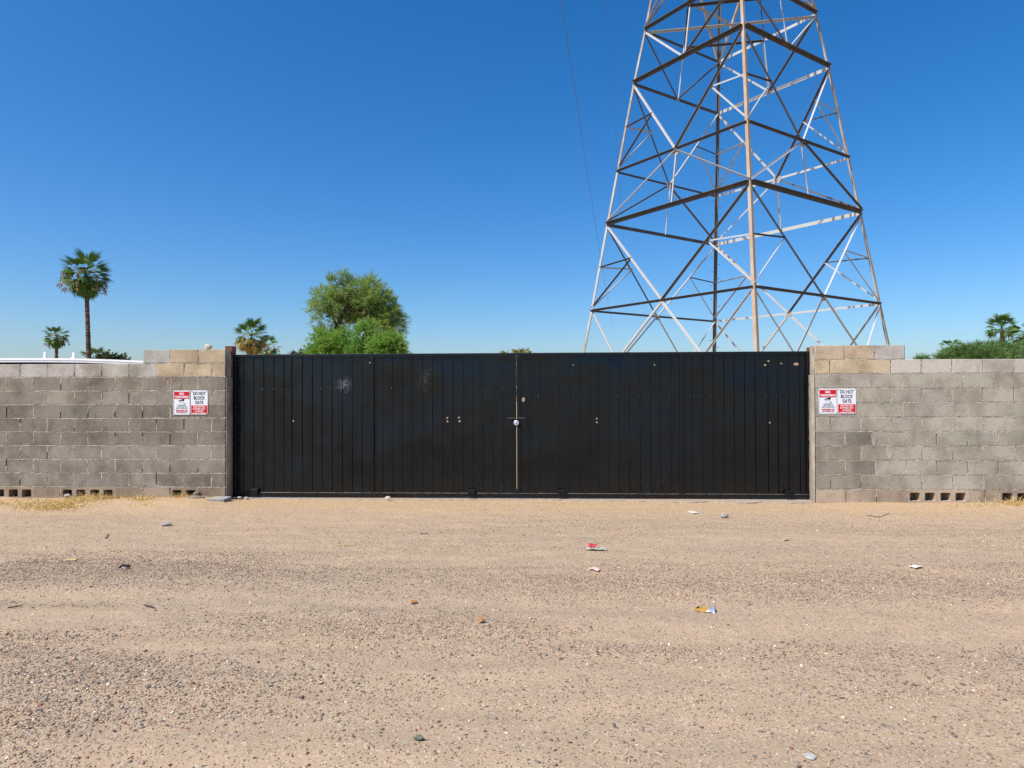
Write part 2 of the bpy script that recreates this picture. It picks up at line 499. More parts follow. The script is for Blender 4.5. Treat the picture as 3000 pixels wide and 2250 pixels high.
def scatter(n, smin, smax, powr, base, cdark, ymax=-.02, ymin=-7.2, foot=False):
    x = rng.uniform(-9, 9, n * 8); y = rng.uniform(ymin, ymax, n * 8)
    dist = y - CAM.y
    keep = (rng.random(n * 8) < np.clip(1.15 - (np.abs(x + .047 * dist) - dist * .78) / 2.2, 0, 1) * np.clip((9.0 - np.abs(x)) / 1.2, 0, 1)) & (rng.random(n * 8) < (np.clip((y + .5) * 2, 0, 1) ** 2 * fbm(x * 1.3, y * 3, 33) if foot else density(x, y)))
    x, y = x[keep][:n], y[keep][:n]
    n = len(x)
    s = smin * (smax / smin) ** (rng.random(n) ** powr)
    s = s * np.clip(1.15 - .03 * (y - CAM.y), .8, 1.2)
    bv, bf = base
    ang = rng.uniform(0, 2 * np.pi, n)
    ax = s * rng.uniform(.75, 1.45, n); ay = s * rng.uniform(.6, 1.0, n); az = s * rng.uniform(.35, .75, n)
    jit = 1 + rng.uniform(-.24, .24, (n, len(bv), 1))
    v = bv[None] * jit
    v = v * np.stack([ax, ay, az], -1)[:, None]
    tl = rng.normal(0, .25, n)
    v = np.stack([v[..., 0], v[..., 1] * np.cos(tl)[:, None] - v[..., 2] * np.sin(tl)[:, None], v[..., 1] * np.sin(tl)[:, None] + v[..., 2] * np.cos(tl)[:, None]], -1)
    ca, sa = np.cos(ang)[:, None], np.sin(ang)[:, None]
    v = np.stack([v[..., 0] * ca - v[..., 1] * sa, v[..., 0] * sa + v[..., 1] * ca, v[..., 2]], -1)
    v += np.stack([x, y, zg(x, y) + az * rng.uniform(-.35, .35, n)], -1)[:, None]
    fcs = (bf[None] + (np.arange(n) * len(bv))[:, None, None]).reshape(-1, 3)
    ci = rng.choice(len(PAL), n, p=PW / PW.sum())
    col = PAL[ci] * rng.uniform(.75, 1.25, (n, 1)) * cdark
    return v.reshape(-1, 3), fcs, np.repeat(col, len(bv), 0)
parts = [scatter(40000, .0045, .0110, 1.6, ico(), 1.05), scatter(157000, .0026, .0072, 1.1, OCT, .86), scatter(620, .0070, .0150, 1.6, ico(), .85, -5.0), scatter(260, .008, .015, 1.6, ico(), .8), scatter(2800, .003, .011, 2.2, ico(), 1.25, -.02, -.55, True)]
off = 0; Vs, Fs, Cs = [], [], []
for v, f_, c_ in parts:
    Vs.append(v); Fs.append(f_ + off); Cs.append(c_); off += len(v)
gm = fast_mesh('gravel', np.concatenate(Vs), np.concatenate(Fs), M_PEBBLE, True, np.concatenate(Cs))
tag(obj('gravel', gm), 'loose grey, brown and red pebbles spread over the dirt lot', 'gravel', None, 'stuff')

# ------------------------------------------------------------------ block walls
BL, CH, Z0 = .4064, .19771, .200
UL, UR = -4.5613, 3.7176
JT = .0110
def block_mesh(w, name):
    rn = random.Random(int(w * 1e4))
    vs, fs = chamfer_box((-w/2, 0, 0), (w/2, .192, CH - JT), .004)
    vs = [(x + rn.uniform(-.0012, .0012), y + rn.uniform(-.0010, .0010), z + rn.uniform(-.0012, .0012)) for x, y, z in vs]
    me = mesh(name, vs, fs); fix_normals(me); return me
_bm = {}
def get_block(w, mat):
    k = (round(w, 3), mat.name)
    if k not in _bm:
        me = block_mesh(w, 'block'); me.materials.append(mat); _bm[k] = me
    return _bm[k]
def vent_mesh(w, mat):
    k = ('v', round(w, 3), mat.name)
    if k in _bm: return _bm[k]
    h = CH - JT; m = MB()
    xs = [-w/2, -w/2+.030, -w/2+.166, w/2-.166, w/2-.030, w/2]; zs = [0, .036, .150, h]
    rad = .012
    def rc(x0, x1, z0, z1):
        return [(x0+rad, z0), (x1-rad, z0), (x1, z0+rad), (x1, z1-rad), (x1-rad, z1), (x0+rad, z1), (x0, z1-rad), (x0, z0+rad)]
    D = .192
    # front shell as strips round the two cells
    V, Fc = [], []
    def q(*p):
        b = len(V); V.extend(p); Fc.append(tuple(range(b, b + len(p))))
    for y in (0.0,):
        q((xs[0],y,0),(xs[5],y,0),(xs[5],y,zs[1]),(xs[0],y,zs[1]))
        q((xs[0],y,zs[2]),(xs[5],y,zs[2]),(xs[5],y,h),(xs[0],y,h))
        for a, b in ((0,1),(2,3),(4,5)): q((xs[a],y,zs[1]),(xs[b],y,zs[1]),(xs[b],y,zs[2]),(xs[a],y,zs[2]))
    q((xs[0],0,0),(xs[0],0,h),(xs[0],D,h),(xs[0],D,0)); q((xs[5],0,0),(xs[5],D,0),(xs[5],D,h),(xs[5],0,h))
    q((xs[0],0,h),(xs[5],0,h),(xs[5],D,h),(xs[0],D,h)); q((xs[0],0,0),(xs[0],D,0),(xs[5],D,0),(xs[5],0,0))
    q((xs[0],D,0),(xs[0],D,h),(xs[5],D,h),(xs[5],D,0))
    for a, b in ((1,2),(3,4)):
        o = rc(xs[a], xs[b], zs[1], zs[2])
        for i in range(8):
            p, r = o[i], o[(i+1) % 8]
            q((p[0],.0,p[1]),(r[0],.0,r[1]),(r[0],D-.012,r[1]),(p[0],D-.012,p[1]))
        q(*[(p[0], D-.012, p[1]) for p in o])
        for cx, cz, i0, i1 in ((xs[a],zs[1],7,0),(xs[b],zs[1],1,2),(xs[b],zs[2],3,4),(xs[a],zs[2],5,6)):
            q((cx,0,cz),(o[i0][0],0,o[i0][1]),(o[i1][0],0,o[i1][1]))
    me = mesh('vent_block', V, Fc, mat)
    _bm[k] = me
    return me

rw = random.Random(4)
def cvar(c, v=.10):
    k = 1 + rw.uniform(-v, v); return tuple(min(1, x * k * (1 + rw.uniform(-.012, .012))) for x in c) + (1.0,)
TAN = (.55, .43, .28); TOP = (.49, .445, .385)
def add_block(root, mat, x0, x1, m, colr, vent=False):
    w = x1 - x0 - JT
    if w < .03: return
    me = vent_mesh(w, mat) if vent else get_block(w, mat)
    o = bpy.data.objects.new('vent_block' if vent else 'block', me)
    o.parent = root
    o.location = ((x0 + x1) / 2 - root.location.x, 0 if vent else rw.uniform(-.0025, .0025), Z0 + m * CH + JT / 2)
    if not vent: o.rotation_euler = (rw.uniform(-.004, .004), rw.uniform(-.003, .003), rw.uniform(-.004, .004))
    o.color = colr
    link(o)
def bead(mb, pts, horizontal, amp=.0035):
    """irregular squeezed mortar along a joint; pts: list of (x,z) centre points"""
    vs, fs = [], []
    n = len(pts)
    for i, (x, z) in enumerate(pts):
        h = .0066 + rw.uniform(-.0018, .0034); d = rw.uniform(-amp, amp * .6) + .0008
        o = rw.uniform(-.0018, .0018)
        if horizontal: vs += [(x, .021, z-h+o), (x, d, z-h*.8+o), (x, d, z+h*.8+o), (x, .021, z+h+o)]
        else: vs += [(x-h+o, .021, z), (x-h*.8+o, d, z), (x+h*.8+o, d, z), (x+h+o, .021, z)]
    for i in range(n - 1):
        for k in range(3): fs.append((i*4+k, i*4+k+1, i*4+4+k+1, i*4+4+k))
    mb.add(vs, fs)
def build_wall(side, mat, label, colours, ext):
    sgn = -1 if side == 'L' else 1
    U = UL if side == 'L' else UR
    root = empty('block_wall', (U, 0, 0))
    tag(root, label, 'wall')
    NB = ext
    mo = MB()
    far = NB * BL
    def X(n): return U + sgn * n * BL
    def span(a, b): return (min(X(a), X(b)), max(X(a), X(b)))
    def vline(n, m):
        zz = [Z0 + m*CH + .004 + k*(CH-.008)/6 for k in range(7)]
        cut = rw.choice([0, 0, 0, 0, 0, 2, 3, 5])
        if cut and rw.random() < .5: zz = zz[cut:]
        elif cut: zz = zz[:7 - cut]
        if len(zz) > 1: bead(mo, [(X(n) - root.location.x, z) for z in zz], False, .0042)
    for m in range(-1, 10):
        if m == 9: js = [0, 1, 2, 3] if side == 'L' else [0, .97, 1.97, 2.97]
        elif m == -1:
            js = [0,1,2,3,4,5,6,7,8] if side == 'L' else [0,1,2,3,4,5,5.55,6,7,8]
            js = js + list(range(9, NB + 1))
        elif m % 2 == 0: js = [0] + [k + .5 for k in range(NB)] 
        else:
            j1 = 1.0 if side == 'L' else {7: .86, 5: .88, 3: .98, 1: .98}[m]
            js = [0] + [j1 + k for k in range(NB)]
        for i in range(len(js) - 1):
            a, b = span(js[i], js[i+1])
            nmid = (js[i] + js[i+1]) / 2
            vent = m == -1 and ((side == 'L' and js[i] in (1, 4, 5, 7, 8)) or (side == 'R' and js[i] in (3, 4, 6, 7)))
            add_block(root, mat, a, b, m, colours(m, nmid), vent)
            if i: vline(js[i], m)
    # horizontal beads
    for m in range(0, 10):
        L = 3 if m == 9 else NB
        n = int(L * BL / .022)
        wob = [0.0]
        bead(mo, [(sgn * k * .022 * 1.0, Z0 + m*CH + (fbm(k*.05, m*3.1, 9) - .5) * .006) for k in range(n)], True)
    # core behind the faces
    x0, x1 = sorted((0, sgn * far))
    mo.box((x0 + .004, .020, Z0), (x1 - .004, .187, Z0 + 9*CH - .004))
    x0, x1 = sorted((0, sgn * 3 * BL))
    mo.box((x0 + .004, .020, Z0 + 9*CH - .004), (x1 - .004, .187, Z0 + 10*CH - .006))
    mo.build('mortar', M_MORTAR, root)
    return root
def colL(m, n):
    if m == 9: return cvar((.41, .385, .335) if n > 2 else TAN, .07)
    if m == 8: return cvar(TAN if n < 2.5 else TOP, .06)
    if m == -1: return cvar((.355, .275, .200), .06)
    return cvar({7: (.284, .245, .192), 6: (.304, .266, .212)}.get(m, (.236, .203, .164) if m > 2 else (.282, .246, .203)), .10)
def colR(m, n):
    if m == 9: return cvar((.48, .44, .38) if n > 2 else (.54, .42, .29), .06)
    if m == 8: return cvar(TAN if n < 2.4 else (.53, .475, .405), .06)
    if m == -1: return cvar((.44, .345, .255), .06)
    if n < 2 and m < 4: return cvar((.295, .262, .206), .08)
    return cvar((.405, .365, .290), .09)
wall_l = build_wall('L', M_BLOCK_L, 'weathered grey concrete block wall left of the black gate', colL, 11)
wall_r = build_wall('R', M_BLOCK_R, 'pale concrete block wall right of the black gate', colR, 11)
def plaster(root, xa, xb, ztop, seed):
    n, vs, fs = 26, [], []
    rn = random.Random(seed)
    sg = 1 if xb > xa else -1
    prof = [(.004, 0), (-.003, .45), (.006, 1.0), (.10, 1.15), (.186, 1.0), (.192, .2)]
    for i in range(n + 1):
        z = .01 + (ztop - .01) * i / n
        for y, k in prof:
            vs.append((xa + (xb - xa) * (k + rn.uniform(-.25, .25) * (k > 0)), y + rn.uniform(-.002, .002), z))
    P_ = len(prof)
    for i in range(n):
        for k in range(P_ - 1): fs.append((i*P_+k, i*P_+k+1, (i+1)*P_+k+1, (i+1)*P_+k))
    me = mesh('plaster_coat', vs, fs, M_PLASTER, True); fix_normals(me)
    obj('plaster_coat', me, root)
plaster(wall_l, .005, .016, Z0 + 8*CH - .01, 1)
plaster(wall_r, -.005, -.017, Z0 + 8*CH - .01, 2)
# mortar smears on the right wall, mud wash on the left one
for (px, py, w_, h_) in ((2300+820/3.16, 980+965/3.16, .075, .21), (2300+965/3.16, 980+1095/3.16, .085, .20)):
    c_ = at(px, py, 0); rn = random.Random(int(px))
    pl = [(c_.x - UR + math.cos(a)*w_/2*rn.uniform(.75, 1.15), c_.z + math.sin(a)*h_/2*rn.uniform(.8, 1.05)) for a in [k*2*math.pi/14 for k in range(14)]]
    MB().prism(pl, 'y', -.005, .004).build('mortar_smear', M_PLASTER, wall_r)
MUD = plain('dried_mud', (.30, .225, .15), .95, 0, .3, 40)
for (px, py, w_, h_) in ((492, 1122, .045, .13), (503, 1117, .05, .09), (528, 1128, .035, .15), (334, 1200, .028, .17), (484, 1113, .03, .10), (512, 1112, .025, .06)):
    c_ = at(px, py, 0); rn = random.Random(int(px))
    pl = []
    for k in range(16):
        a = k*2*math.pi/16; r = rn.uniform(.55, 1.1)
        pl.append((c_.x - UL + math.cos(a)*w_/2*r, c_.z + math.sin(a)*h_/2*rn.uniform(.6, 1.1)))
    MB().prism(pl, 'y', -.0045, .004).build('mud_smear', MUD, wall_l)

# steel posts beside the gate
for xa, xb, lab, ztop in ((-4.668, -4.552, 'rust red square steel post at the left end of the gate', 2.225), (3.722, 3.83, 'rust red steel post behind the right wall pillar', 2.155)):
    p = tag(empty('gate_post', ((xa + xb) / 2, .26, 0)), lab, 'post')
    w = (xb - xa) / 2
    MB().box((-w, -.058, 0), (w, .058, ztop), .006).build('shaft', M_RUST, p)
    MB().box((-w - .002, -.06, ztop + .001), (w + .002, .06, ztop + .007), .002).build('cap', M_RUST, p)

# ------------------------------------------------------------------ gate
YF = .205; GB, GT = .026, 2.108
RIB_L = [-4.399,-4.25,-4.101,-3.95,-3.801,-3.682,-3.527,-3.379,-3.236,-3.086,-2.936,-2.789,-2.646,-2.493,-2.34,-2.194,-2.052,-1.908,-1.758,-1.615,-1.469,-1.312,-1.167,-1.026,-.882,-.735,-.585]
RIB_R = [-.211,-.067,.07,.214,.361,.509,.654,.768,.917,1.06,1.208,1.359,1.509,1.649,1.799,1.942,2.091,2.241,2.39,2.539,2.683,2.829,2.978,3.154,3.295,3.44,3.596]
rg = random.Random(9)
def gate_leaf(xa, xb, ribs, post_x, seams, rollers, skid, screw_z, label):
    root = tag(empty('gate_leaf', ((xa + xb) / 2, YF, 0)), label, 'gate', 'double gate leaves')
    cx = (xa + xb) / 2
    tw = .045
    def bx(name, x0, x1, y0, y1, z0, z1, mat=M_FRAME, bev=.004):
        return MB().box((x0 - cx, y0, z0), (x1 - cx, y1, z1), bev).build(name, mat, root)
    bx('top_rail', xa, xb, 0, .048, GT - tw, GT)
    bx('bottom_rail', xa, xb, 0, .048, GB + .012, GB + .070)
    bx('stile', xa, xa + tw, .001, .047, GB + .071, GT - tw - .001)
    bx('stile', xb - tw, xb, .001, .047, GB + .071, GT - tw - .001)
    bx('middle_post', post_x - tw/2, post_x + tw/2, .001, .047, GB + .071, GT - tw - .001)
    edges = [xa + .02] + [r for r in ribs] + [xb - .02]
    z0, z1 = GB + .03, GT - .02
    for i in range(len(edges) - 1):
        a, b = edges[i] + (.009 if i - 1 in seams else .0065), edges[i+1] - (.009 if i in seams else .0065)
        if b - a < .02: continue
        # slightly dished sheet strip
        nz, vs, fs = 8, [], []
        amp = rg.uniform(-.004, .004)
        for k in range(nz + 1):
            z = z0 + (z1 - z0) * k / nz
            dd = .0032 * (fbm(a * .9, z * 1.3, 31, 3) - .5) * 2
            vs += [(a - cx, .050, z), (a - cx, .034 + dd + .006 * math.sin(z * 2.1 + a * 3), z), ((a + b)/2 - cx, .034 + dd + .006 * math.sin(z * 2.1 + a * 3) + amp * math.sin(math.pi * k / nz), z), (b - cx, .034 + dd + .006 * math.sin(z * 2.1 + a * 3), z), (b - cx, .050, z)]
        for k in range(nz):
            for j in range(4): fs.append((k*5+j, k*5+j+1, (k+1)*5+j+1, (k+1)*5+j))
        obj('panel', mesh('panel', vs, fs, M_GATE, False), root)
    for i, r in enumerate(ribs):
        if abs(r - post_x) < .03: continue
        s = .0125 if i in seams else .010
        MB().prism([(r - cx - s*1.3, .053), (r - cx - s*1.3, .049), (r - cx + s*1.3, .049), (r - cx + s*1.3, .053)], 'z', z0 - .002, z1 + .002).build('groove_strip', M_GATE, root)
        o = MB()
        o.tube([(r - cx - .018, .036, screw_z + rg.uniform(-.012, .012)), (r - cx - .018, .0285, screw_z)], .0042, 6)
        o.build('screw', M_SCREW, root)
    for rx in rollers:
        hs_ = bx('roller_box', rx - .052, rx + .052, -.040, .030, .066, .150, M_LOCKBLACK, .006)
        w = MB().tube([(0, -.012, 0), (0, .012, 0)], .042, 18)
        w.build('wheel', M_RUBBER, hs_, (rx - cx, -.012, .055))
    bx('skid_bar', skid[0], skid[1], .004, .040, GB - .016, GB + .010, M_SKID, .003)
    return root
XG = -.399
leaf_l = gate_leaf(-4.548, XG - .004, RIB_L, -2.493, (5, 21), (-4.218, -1.048), (-3.36, -1.93), 1.60, 'black ribbed steel gate leaf on the left, with pale paint splatter')
leaf_r = gate_leaf(XG + .004, 3.728, RIB_R, 1.942, (7, 23), (.243, 3.424), (1.238, 2.624), 1.485, 'black ribbed steel gate leaf on the right, with a tan worn spot')
def gspot(leaf, px, py, w, h, mat=M_PRIMER, name='worn_spot'):
    c_ = at(px, py, YF + .03); rn = random.Random(int(px * 7 + py))
    pl = [(c_.x - leaf.location.x + math.cos(k*math.pi/6)*w/2*rn.uniform(.85, 1.1), c_.z + math.sin(k*math.pi/6)*h/2*rn.uniform(.85, 1.1)) for k in range(12)]
    MB().prism(pl, 'y', .0225, .033).build(name, mat, leaf)
for px, py, w, h in ((650+516/2.458, 980+622/2.458, .022, .03), (650+1624/2.458, 980+600/2.458, .026, .026), (650+1625/2.458, 980+625/2.458, .028, .03), (650+1707/2.458, 980+598/2.458, .03, .03), (650+1712/2.458, 980+625/2.458, .03, .03), (650+1066/2.458, 980+203/2.458, .022, .02)):
    gspot(leaf_l, px, py, w, h)
for px, py, w, h in ((1450+184/2.212, 980+422/2.212, .048, .07), (1450+660/2.212, 980+545/2.212, .024, .028), (1450+660/2.212, 980+569/2.212, .024, .028), (1450+1952/2.212, 980+192/2.212, .07, .04), (1450+1772/2.212, 980+172/2.212, .03, .03), (1450+1750/2.212, 980+198/2.212, .03, .025), (1450+1855/2.212, 980+188/2.212, .03, .018), (1450+1034/2.212, 980+197/2.212, .02, .02), (1450+507/2.212, 980+197/2.212, .02, .02), (1450+1780/2.212, 980+571/2.212, .026, .022)):
    gspot(leaf_r, px, py, w, h)
# latch plates, loop and puck lock
lz = 1.109
MB().box((XG - .012 - .125 - leaf_l.location.x, -.030, lz - .075), (XG - .012 - leaf_l.location.x, -.0015, lz + .075), .004).build('latch_plate', M_LOCKBLACK, leaf_l)
MB().box((XG - .085 - leaf_l.location.x, -.036, lz - .115), (XG - .045 - leaf_l.location.x, -.004, lz - .076), .004).build('latch_tab', M_LOCKBLACK, leaf_l)
MB().box((XG + .012 - leaf_r.location.x, -.030, lz - .075), (XG + .140 - leaf_r.location.x, -.0015, lz + .075), .004).build('latch_plate', M_LOCKBLACK, leaf_r)
MB().box((XG + .075 - leaf_r.location.x, -.034, lz - .12), (XG + .165 - leaf_r.location.x, -.004, lz - .076), .004).build('latch_tab', M_LOCKBLACK, leaf_r)
for sx, lf, dx in ((-1, leaf_l, -.07), (1, leaf_r, .075)):
    MB().box((XG + dx - .062 - lf.location.x, -.0335, lz + .064), (XG + dx + .058 - lf.location.x, -.0305, lz + .071)).build('worn_edge', M_SCREW, lf)
MB().tube([(XG - .030 - leaf_r.location.x, -.012, 1.815), (XG + .035 - leaf_r.location.x, -.014, 1.815), (XG + .045 - leaf_r.location.x, -.014, 1.803), (XG + .035 - leaf_r.location.x, -.014, 1.790), (XG - .030 - leaf_r.location.x, -.012, 1.790)], .007, 8).build('latch_loop', M_LOCKBLACK, leaf_r, smooth=True)
pk = tag(empty('puck_padlock', (XG - .001, YF - .031, lz)), 'round silver puck padlock on the latch between the gate leaves', 'padlock')
n_ = 24
MB().tube([(0, -.001, 0), (0, -.03, 0)], .050, n_).build('shroud', M_LOCKBLACK, pk)
MB().tube([(0, -.0305, 0), (0, -.052, 0), (0, -.056, 0)], [.036, .036, .031], n_).build('lock_body', M_ZINC, pk)
MB().tube([(0.004, -.0565, -.006), (0.004, -.060, -.006)], .008, 12).build('keyhole', M_SCREW, pk)

# concrete sill under the gate, with a broken edge
n, vs, fs = 160, [], []
for i in range(n + 1):
    x = -4.56 + (3.73 + 4.56) * i / n
    e = .13 - .14 * max(0, fbm(x * 1.7, 3.3, 12) - .30) - .26 * min(1, max(0, (x - .9) / .5)) * fbm(x * 3, 8, 13)
    zt = .019 + .005 * fbm(x * 4, 1, 14)
    vs += [(x, e, -.02), (x, e + .012, zt), (x, .55, zt + .002), (x, .55, -.02)]
for i in range(n):
    for k in range(3): fs.append((i*4+k, i*4+k+1, i*4+5+k, i*4+4+k))
sill = mesh('gate_sill', vs, fs, M_CONCRETE); fix_normals(sill)
tag(obj('gate_sill', sill), 'pale concrete strip under the black gate', None, None, 'structure')

# ------------------------------------------------------------------ signs
def text_mesh(txt, size, width, mat, bold=.0):
    cu = bpy.data.curves.new('lettering', 'FONT')
    cu.body = txt; cu.size = size; cu.align_x = 'CENTER'; cu.align_y = 'CENTER'
    cu.extrude = .0006; cu.offset = bold
    o = bpy.data.objects.new('lettering', cu); COL.objects.link(o)
    bpy.context.view_layer.update()
    me = bpy.data.meshes.new_from_object(o.evaluated_get(bpy.context.evaluated_depsgraph_get()))
    bpy.data.objects.remove(o); bpy.data.curves.remove(cu)
    xs = np.array([v.co[:] for v in me.vertices])
    w0 = xs[:, 0].max() - xs[:, 0].min(); h0 = xs[:, 1].max() - xs[:, 1].min(); c0 = (xs.max(0) + xs.min(0)) / 2
    sx, sy = width / w0, size / h0
    for v in me.vertices:
        v.co = ((v.co.x - c0[0]) * sx, -v.co.z, (v.co.y - c0[1]) * sy)
    me.materials.clear(); me.materials.append(mat)
    return me
_tm = {}
def letter(root, txt, size, width, mat, z, bold):
    k = (txt, mat.name)
    if k not in _tm: _tm[k] = text_mesh(txt, size, width, mat, bold)
    obj('lettering', _tm[k], root, (0, -.0036, z))
def rounded(w, h, r, n=5):
    o = []
    for cx, cz, a0 in ((w/2-r, h/2-r, 0), (-w/2+r, h/2-r, 90), (-w/2+r, -h/2+r, 180), (w/2-r, -h/2+r, 270)):
        for k in range(n + 1):
            a = math.radians(a0 + 90 * k / n); o.append((cx + r*math.cos(a), cz + r*math.sin(a)))
    return o
def screws(root, w, h, two=False):
    for sx, sz in (((-1,1),(1,1)) if two else ((-1,1),(1,1),(-1,-1),(1,-1))):
        MB().tube([(sx*(w/2-.016), -.0005, sz*(h/2-.016)), (sx*(w/2-.016), -.006, sz*(h/2-.016))], .0045, 8).build('screw', M_SCREW, root)
W_, H_ = .247, .350
def sign_tres(cx, cz, label, tilt):
    r = tag(empty('no_trespassing_sign', (cx, -.006, cz)), label, 'sign', 'no trespassing signs')
    r.rotation_euler.y = tilt
    MB().prism(rounded(W_, H_, .006), 'y', -.0012, .0022).build('plate', M_SIGNW, r)
    fr = MB()
    for a, b in (((-W_/2+.006, -H_/2+.012), (-W_/2+.0085, H_/2-.012)), ((W_/2-.0085, -H_/2+.012), (W_/2-.006, H_/2-.012)), ((-W_/2+.0085, -H_/2+.012), (W_/2-.0085, -H_/2+.0145))):
        fr.box((a[0], -.0030, a[1]), (b[0], -.0011, b[1]))
    fr.build('border_line', M_SIGNG, r)
    MB().box((-W_/2+.013, -.0028, H_/2-.118), (W_/2-.013, -.0011, H_/2-.016)).build('red_band', M_SIGNR, r)
    letter(r, 'NO', .037, .066, M_SIGNW, H_/2-.046, .0016)
    letter(r, 'TRESPASSING', .030, .208, M_SIGNW, H_/2-.091, .0012)
    ic = MB()
    ic.prism([(-.045, .030), (-.030, .036), (.030, .052), (.042, .046), (.030, .024), (.012, .010), (.006, .026), (-.030, .024)], 'y', -.0030, -.0011)
    ic.prism([(-.046, .026), (-.030, .020), (-.012, .018), (-.010, .000), (-.022, -.004), (-.040, .004)], 'y', -.0029, -.0011)
    ic.prism([(.006, .008), (.012, .006), (.036, -.010), (.050, -.012), (.050, -.020), (.040, -.020), (.030, -.012)], 'y', -.0031, -.0011)
    ic.build('camera_symbol', M_SIGNK, r, (0, 0, .004))
    ln = MB(); ln.prism([(.011*math.cos(a*math.pi/8), .009*math.sin(a*math.pi/8)) for a in range(16)], 'y', -.0036, -.0029)
    ln.build('camera_lens', M_SIGNW, r, (-.027, 0, .014))
    letter(r, 'THIS PROPERTY', .017, .125, M_SIGNG, -.032, .0)
    letter(r, 'IS PROTECTED BY', .017, .142, M_SIGNG, -.054, .0)
    letter(r, 'VIDEO SURVEILLANCE', .017, .178, M_SIGNG, -.077, .0)
    letter(r, 'TRESPASSERS WILL', .018, .186, M_SIGNR, -.109, .0003)
    letter(r, 'BE PROSECUTED', .018, .158, M_SIGNR, -.134, .0003)
    screws(r, W_, H_)
def sign_gate(cx, cz, label, tilt):
    r = tag(empty('do_not_block_gate_sign', (cx, -.006, cz)), label, 'sign', 'do not block gate signs')
    r.rotation_euler.y = tilt
    MB().prism(rounded(W_, H_, .022), 'y', -.0012, .0022).build('plate', M_SIGNW, r)
    lo = [p for p in rounded(W_ - .014, H_ - .014, .016)]
    zc = -.040
    pl = [(x, z) for x, z in lo if z < zc]
    pl = [(-(W_-.014)/2, zc)] + pl + [((W_-.014)/2, zc)]
    MB().prism(pl, 'y', -.0028, -.0011).build('red_panel', M_SIGNR, r)
    letter(r, 'DO NOT', .047, .178, M_SIGNK, .132, .0004)
    letter(r, 'BLOCK', .047, .160, M_SIGNK, .068, .0004)
    letter(r, 'GATE', .047, .120, M_SIGNK, .004, .0004)
    for t, w, z in (('VIOLATORS WILL', .178, -.060), ('BE TOWED AWAY', .178, -.092), ('AT VEHICLE', .124, -.124), ("OWNER'S EXPENSE", .200, -.155)):
        letter(r, t, .021, w, M_SIGNW, z, .0008)
    screws(r, W_, H_, True)
sign_tres(-5.199, 1.409, 'no trespassing sign on the weathered wall left of the gate', 0.0)
sign_gate(-4.943, 1.410, 'do not block gate sign on the weathered wall left of the gate', .006)
sign_tres(3.886, 1.404, 'no trespassing sign on the pale wall right of the gate', -.008)
sign_gate(4.139, 1.405, 'do not block gate sign on the pale wall right of the gate', .004)

# ------------------------------------------------------------------ lattice tower
TC = Vector((9.76, 26.618, 0)); PHI = -.13175
LEV = [(-.05, 8.42), (5.871, 7.276), (10.567, 6.396), (13.362, 5.849), (18.107, 4.9365), (20.905, 4.3256), (25.6, 3.42), (28.4, 2.88)]
tower = tag(empty('lattice_tower', TC), 'steel lattice power pylon standing behind the black gate', 'pylon')
ANG = [PHI + math.pi, PHI - math.pi/2, PHI, PHI + math.pi/2]       # left, front, right, back
def corner(l, k):
    z, r = LEV[l]; return Vector((r*math.cos(ANG[k % 4]), r*math.sin(ANG[k % 4]), z))
def angle_bar(name, A, B, e1, e2, w, t, mat, w2=None):
    ax = (B - A).normalized()
    e1 = (e1 - ax * e1.dot(ax)).normalized()
    e2 = (e2 - ax * e2.dot(ax)); e2 = (e2 - e1 * e2.dot(e1)).normalized()
    w2 = w2 or w
    pr = [(0, 0), (w, 0), (w, t), (t, t), (t, w2), (0, w2)]
    vs = [P + e1*p[0] + e2*p[1] for P in (A, B) for p in pr]
    fs = [(0,1,2,3,4,5), (6,7,8,9,10,11)] + [(i, (i+1) % 6, 6+(i+1) % 6, 6+i) for i in range(6)]
    me = mesh(name, vs, fs, mat); fix_normals(me)
    return obj(name, me, tower)
for k in range(4):
    # leg: heel on the corner, flanges along the two faces
    vs, fs = [], []
    rad = Vector((math.cos(ANG[k]), math.sin(ANG[k]), 0))
    t1 = (Vector((math.cos(ANG[k-1]), math.sin(ANG[k-1]), 0)) - rad).normalized()
    t2 = (Vector((math.cos(ANG[(k+1) % 4]), math.sin(ANG[(k+1) % 4]), 0)) - rad).normalized()
    for a in range(len(LEV)):
        P = corner(a, k) + rad * .03
        w = .165 - .006 * a; t = .022
        vs += [P, P + t1*w, P + t1*w + t2*t, P + t1*t + t2*t, P + t2*w + t1*t, P + t2*w]
    for a in range(len(LEV) - 1):
        for i in range(6): fs.append((a*6+i, a*6+(i+1) % 6, a*6+6+(i+1) % 6, a*6+6+i))
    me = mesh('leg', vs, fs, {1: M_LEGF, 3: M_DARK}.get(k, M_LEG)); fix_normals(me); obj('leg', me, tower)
    # splice plates at the joints of the leg
    MB().prism([(-.35, -.35), (.35, -.35), (.35, .35), (-.35, .35)], 'z', -.3, .25).build('footing', M_CONCRETE, tower, corner(0, k) - rad * .1)
Zv = Vector((0, 0, 1))
def lerp(a, b, t): return a + (b - a) * t
def face(k):
    a, b = k, (k + 1) % 4
    n = (corner(2, a) + corner(2, b)); n.z = 0; n.normalize()
    return a, b, n
HEAVY = {2: .19, 4: .18, 5: .15}
def dbar(A, B, n, side, w, mat, up_=-1, out=1, name='brace', off=.0):
    """side bar lying in a face: flange in the face, second flange outward (out=1) or inward"""
    w *= .80
    ax = (B - A).normalized()
    e = n.cross(ax).normalized()
    if e.z < 0: e = -e
    A2, B2 = A + n*off - e*up_*w*.5, B + n*off - e*up_*w*.5
    return angle_bar(name, A2, B2, e*up_, n*out, w, .014, mat)
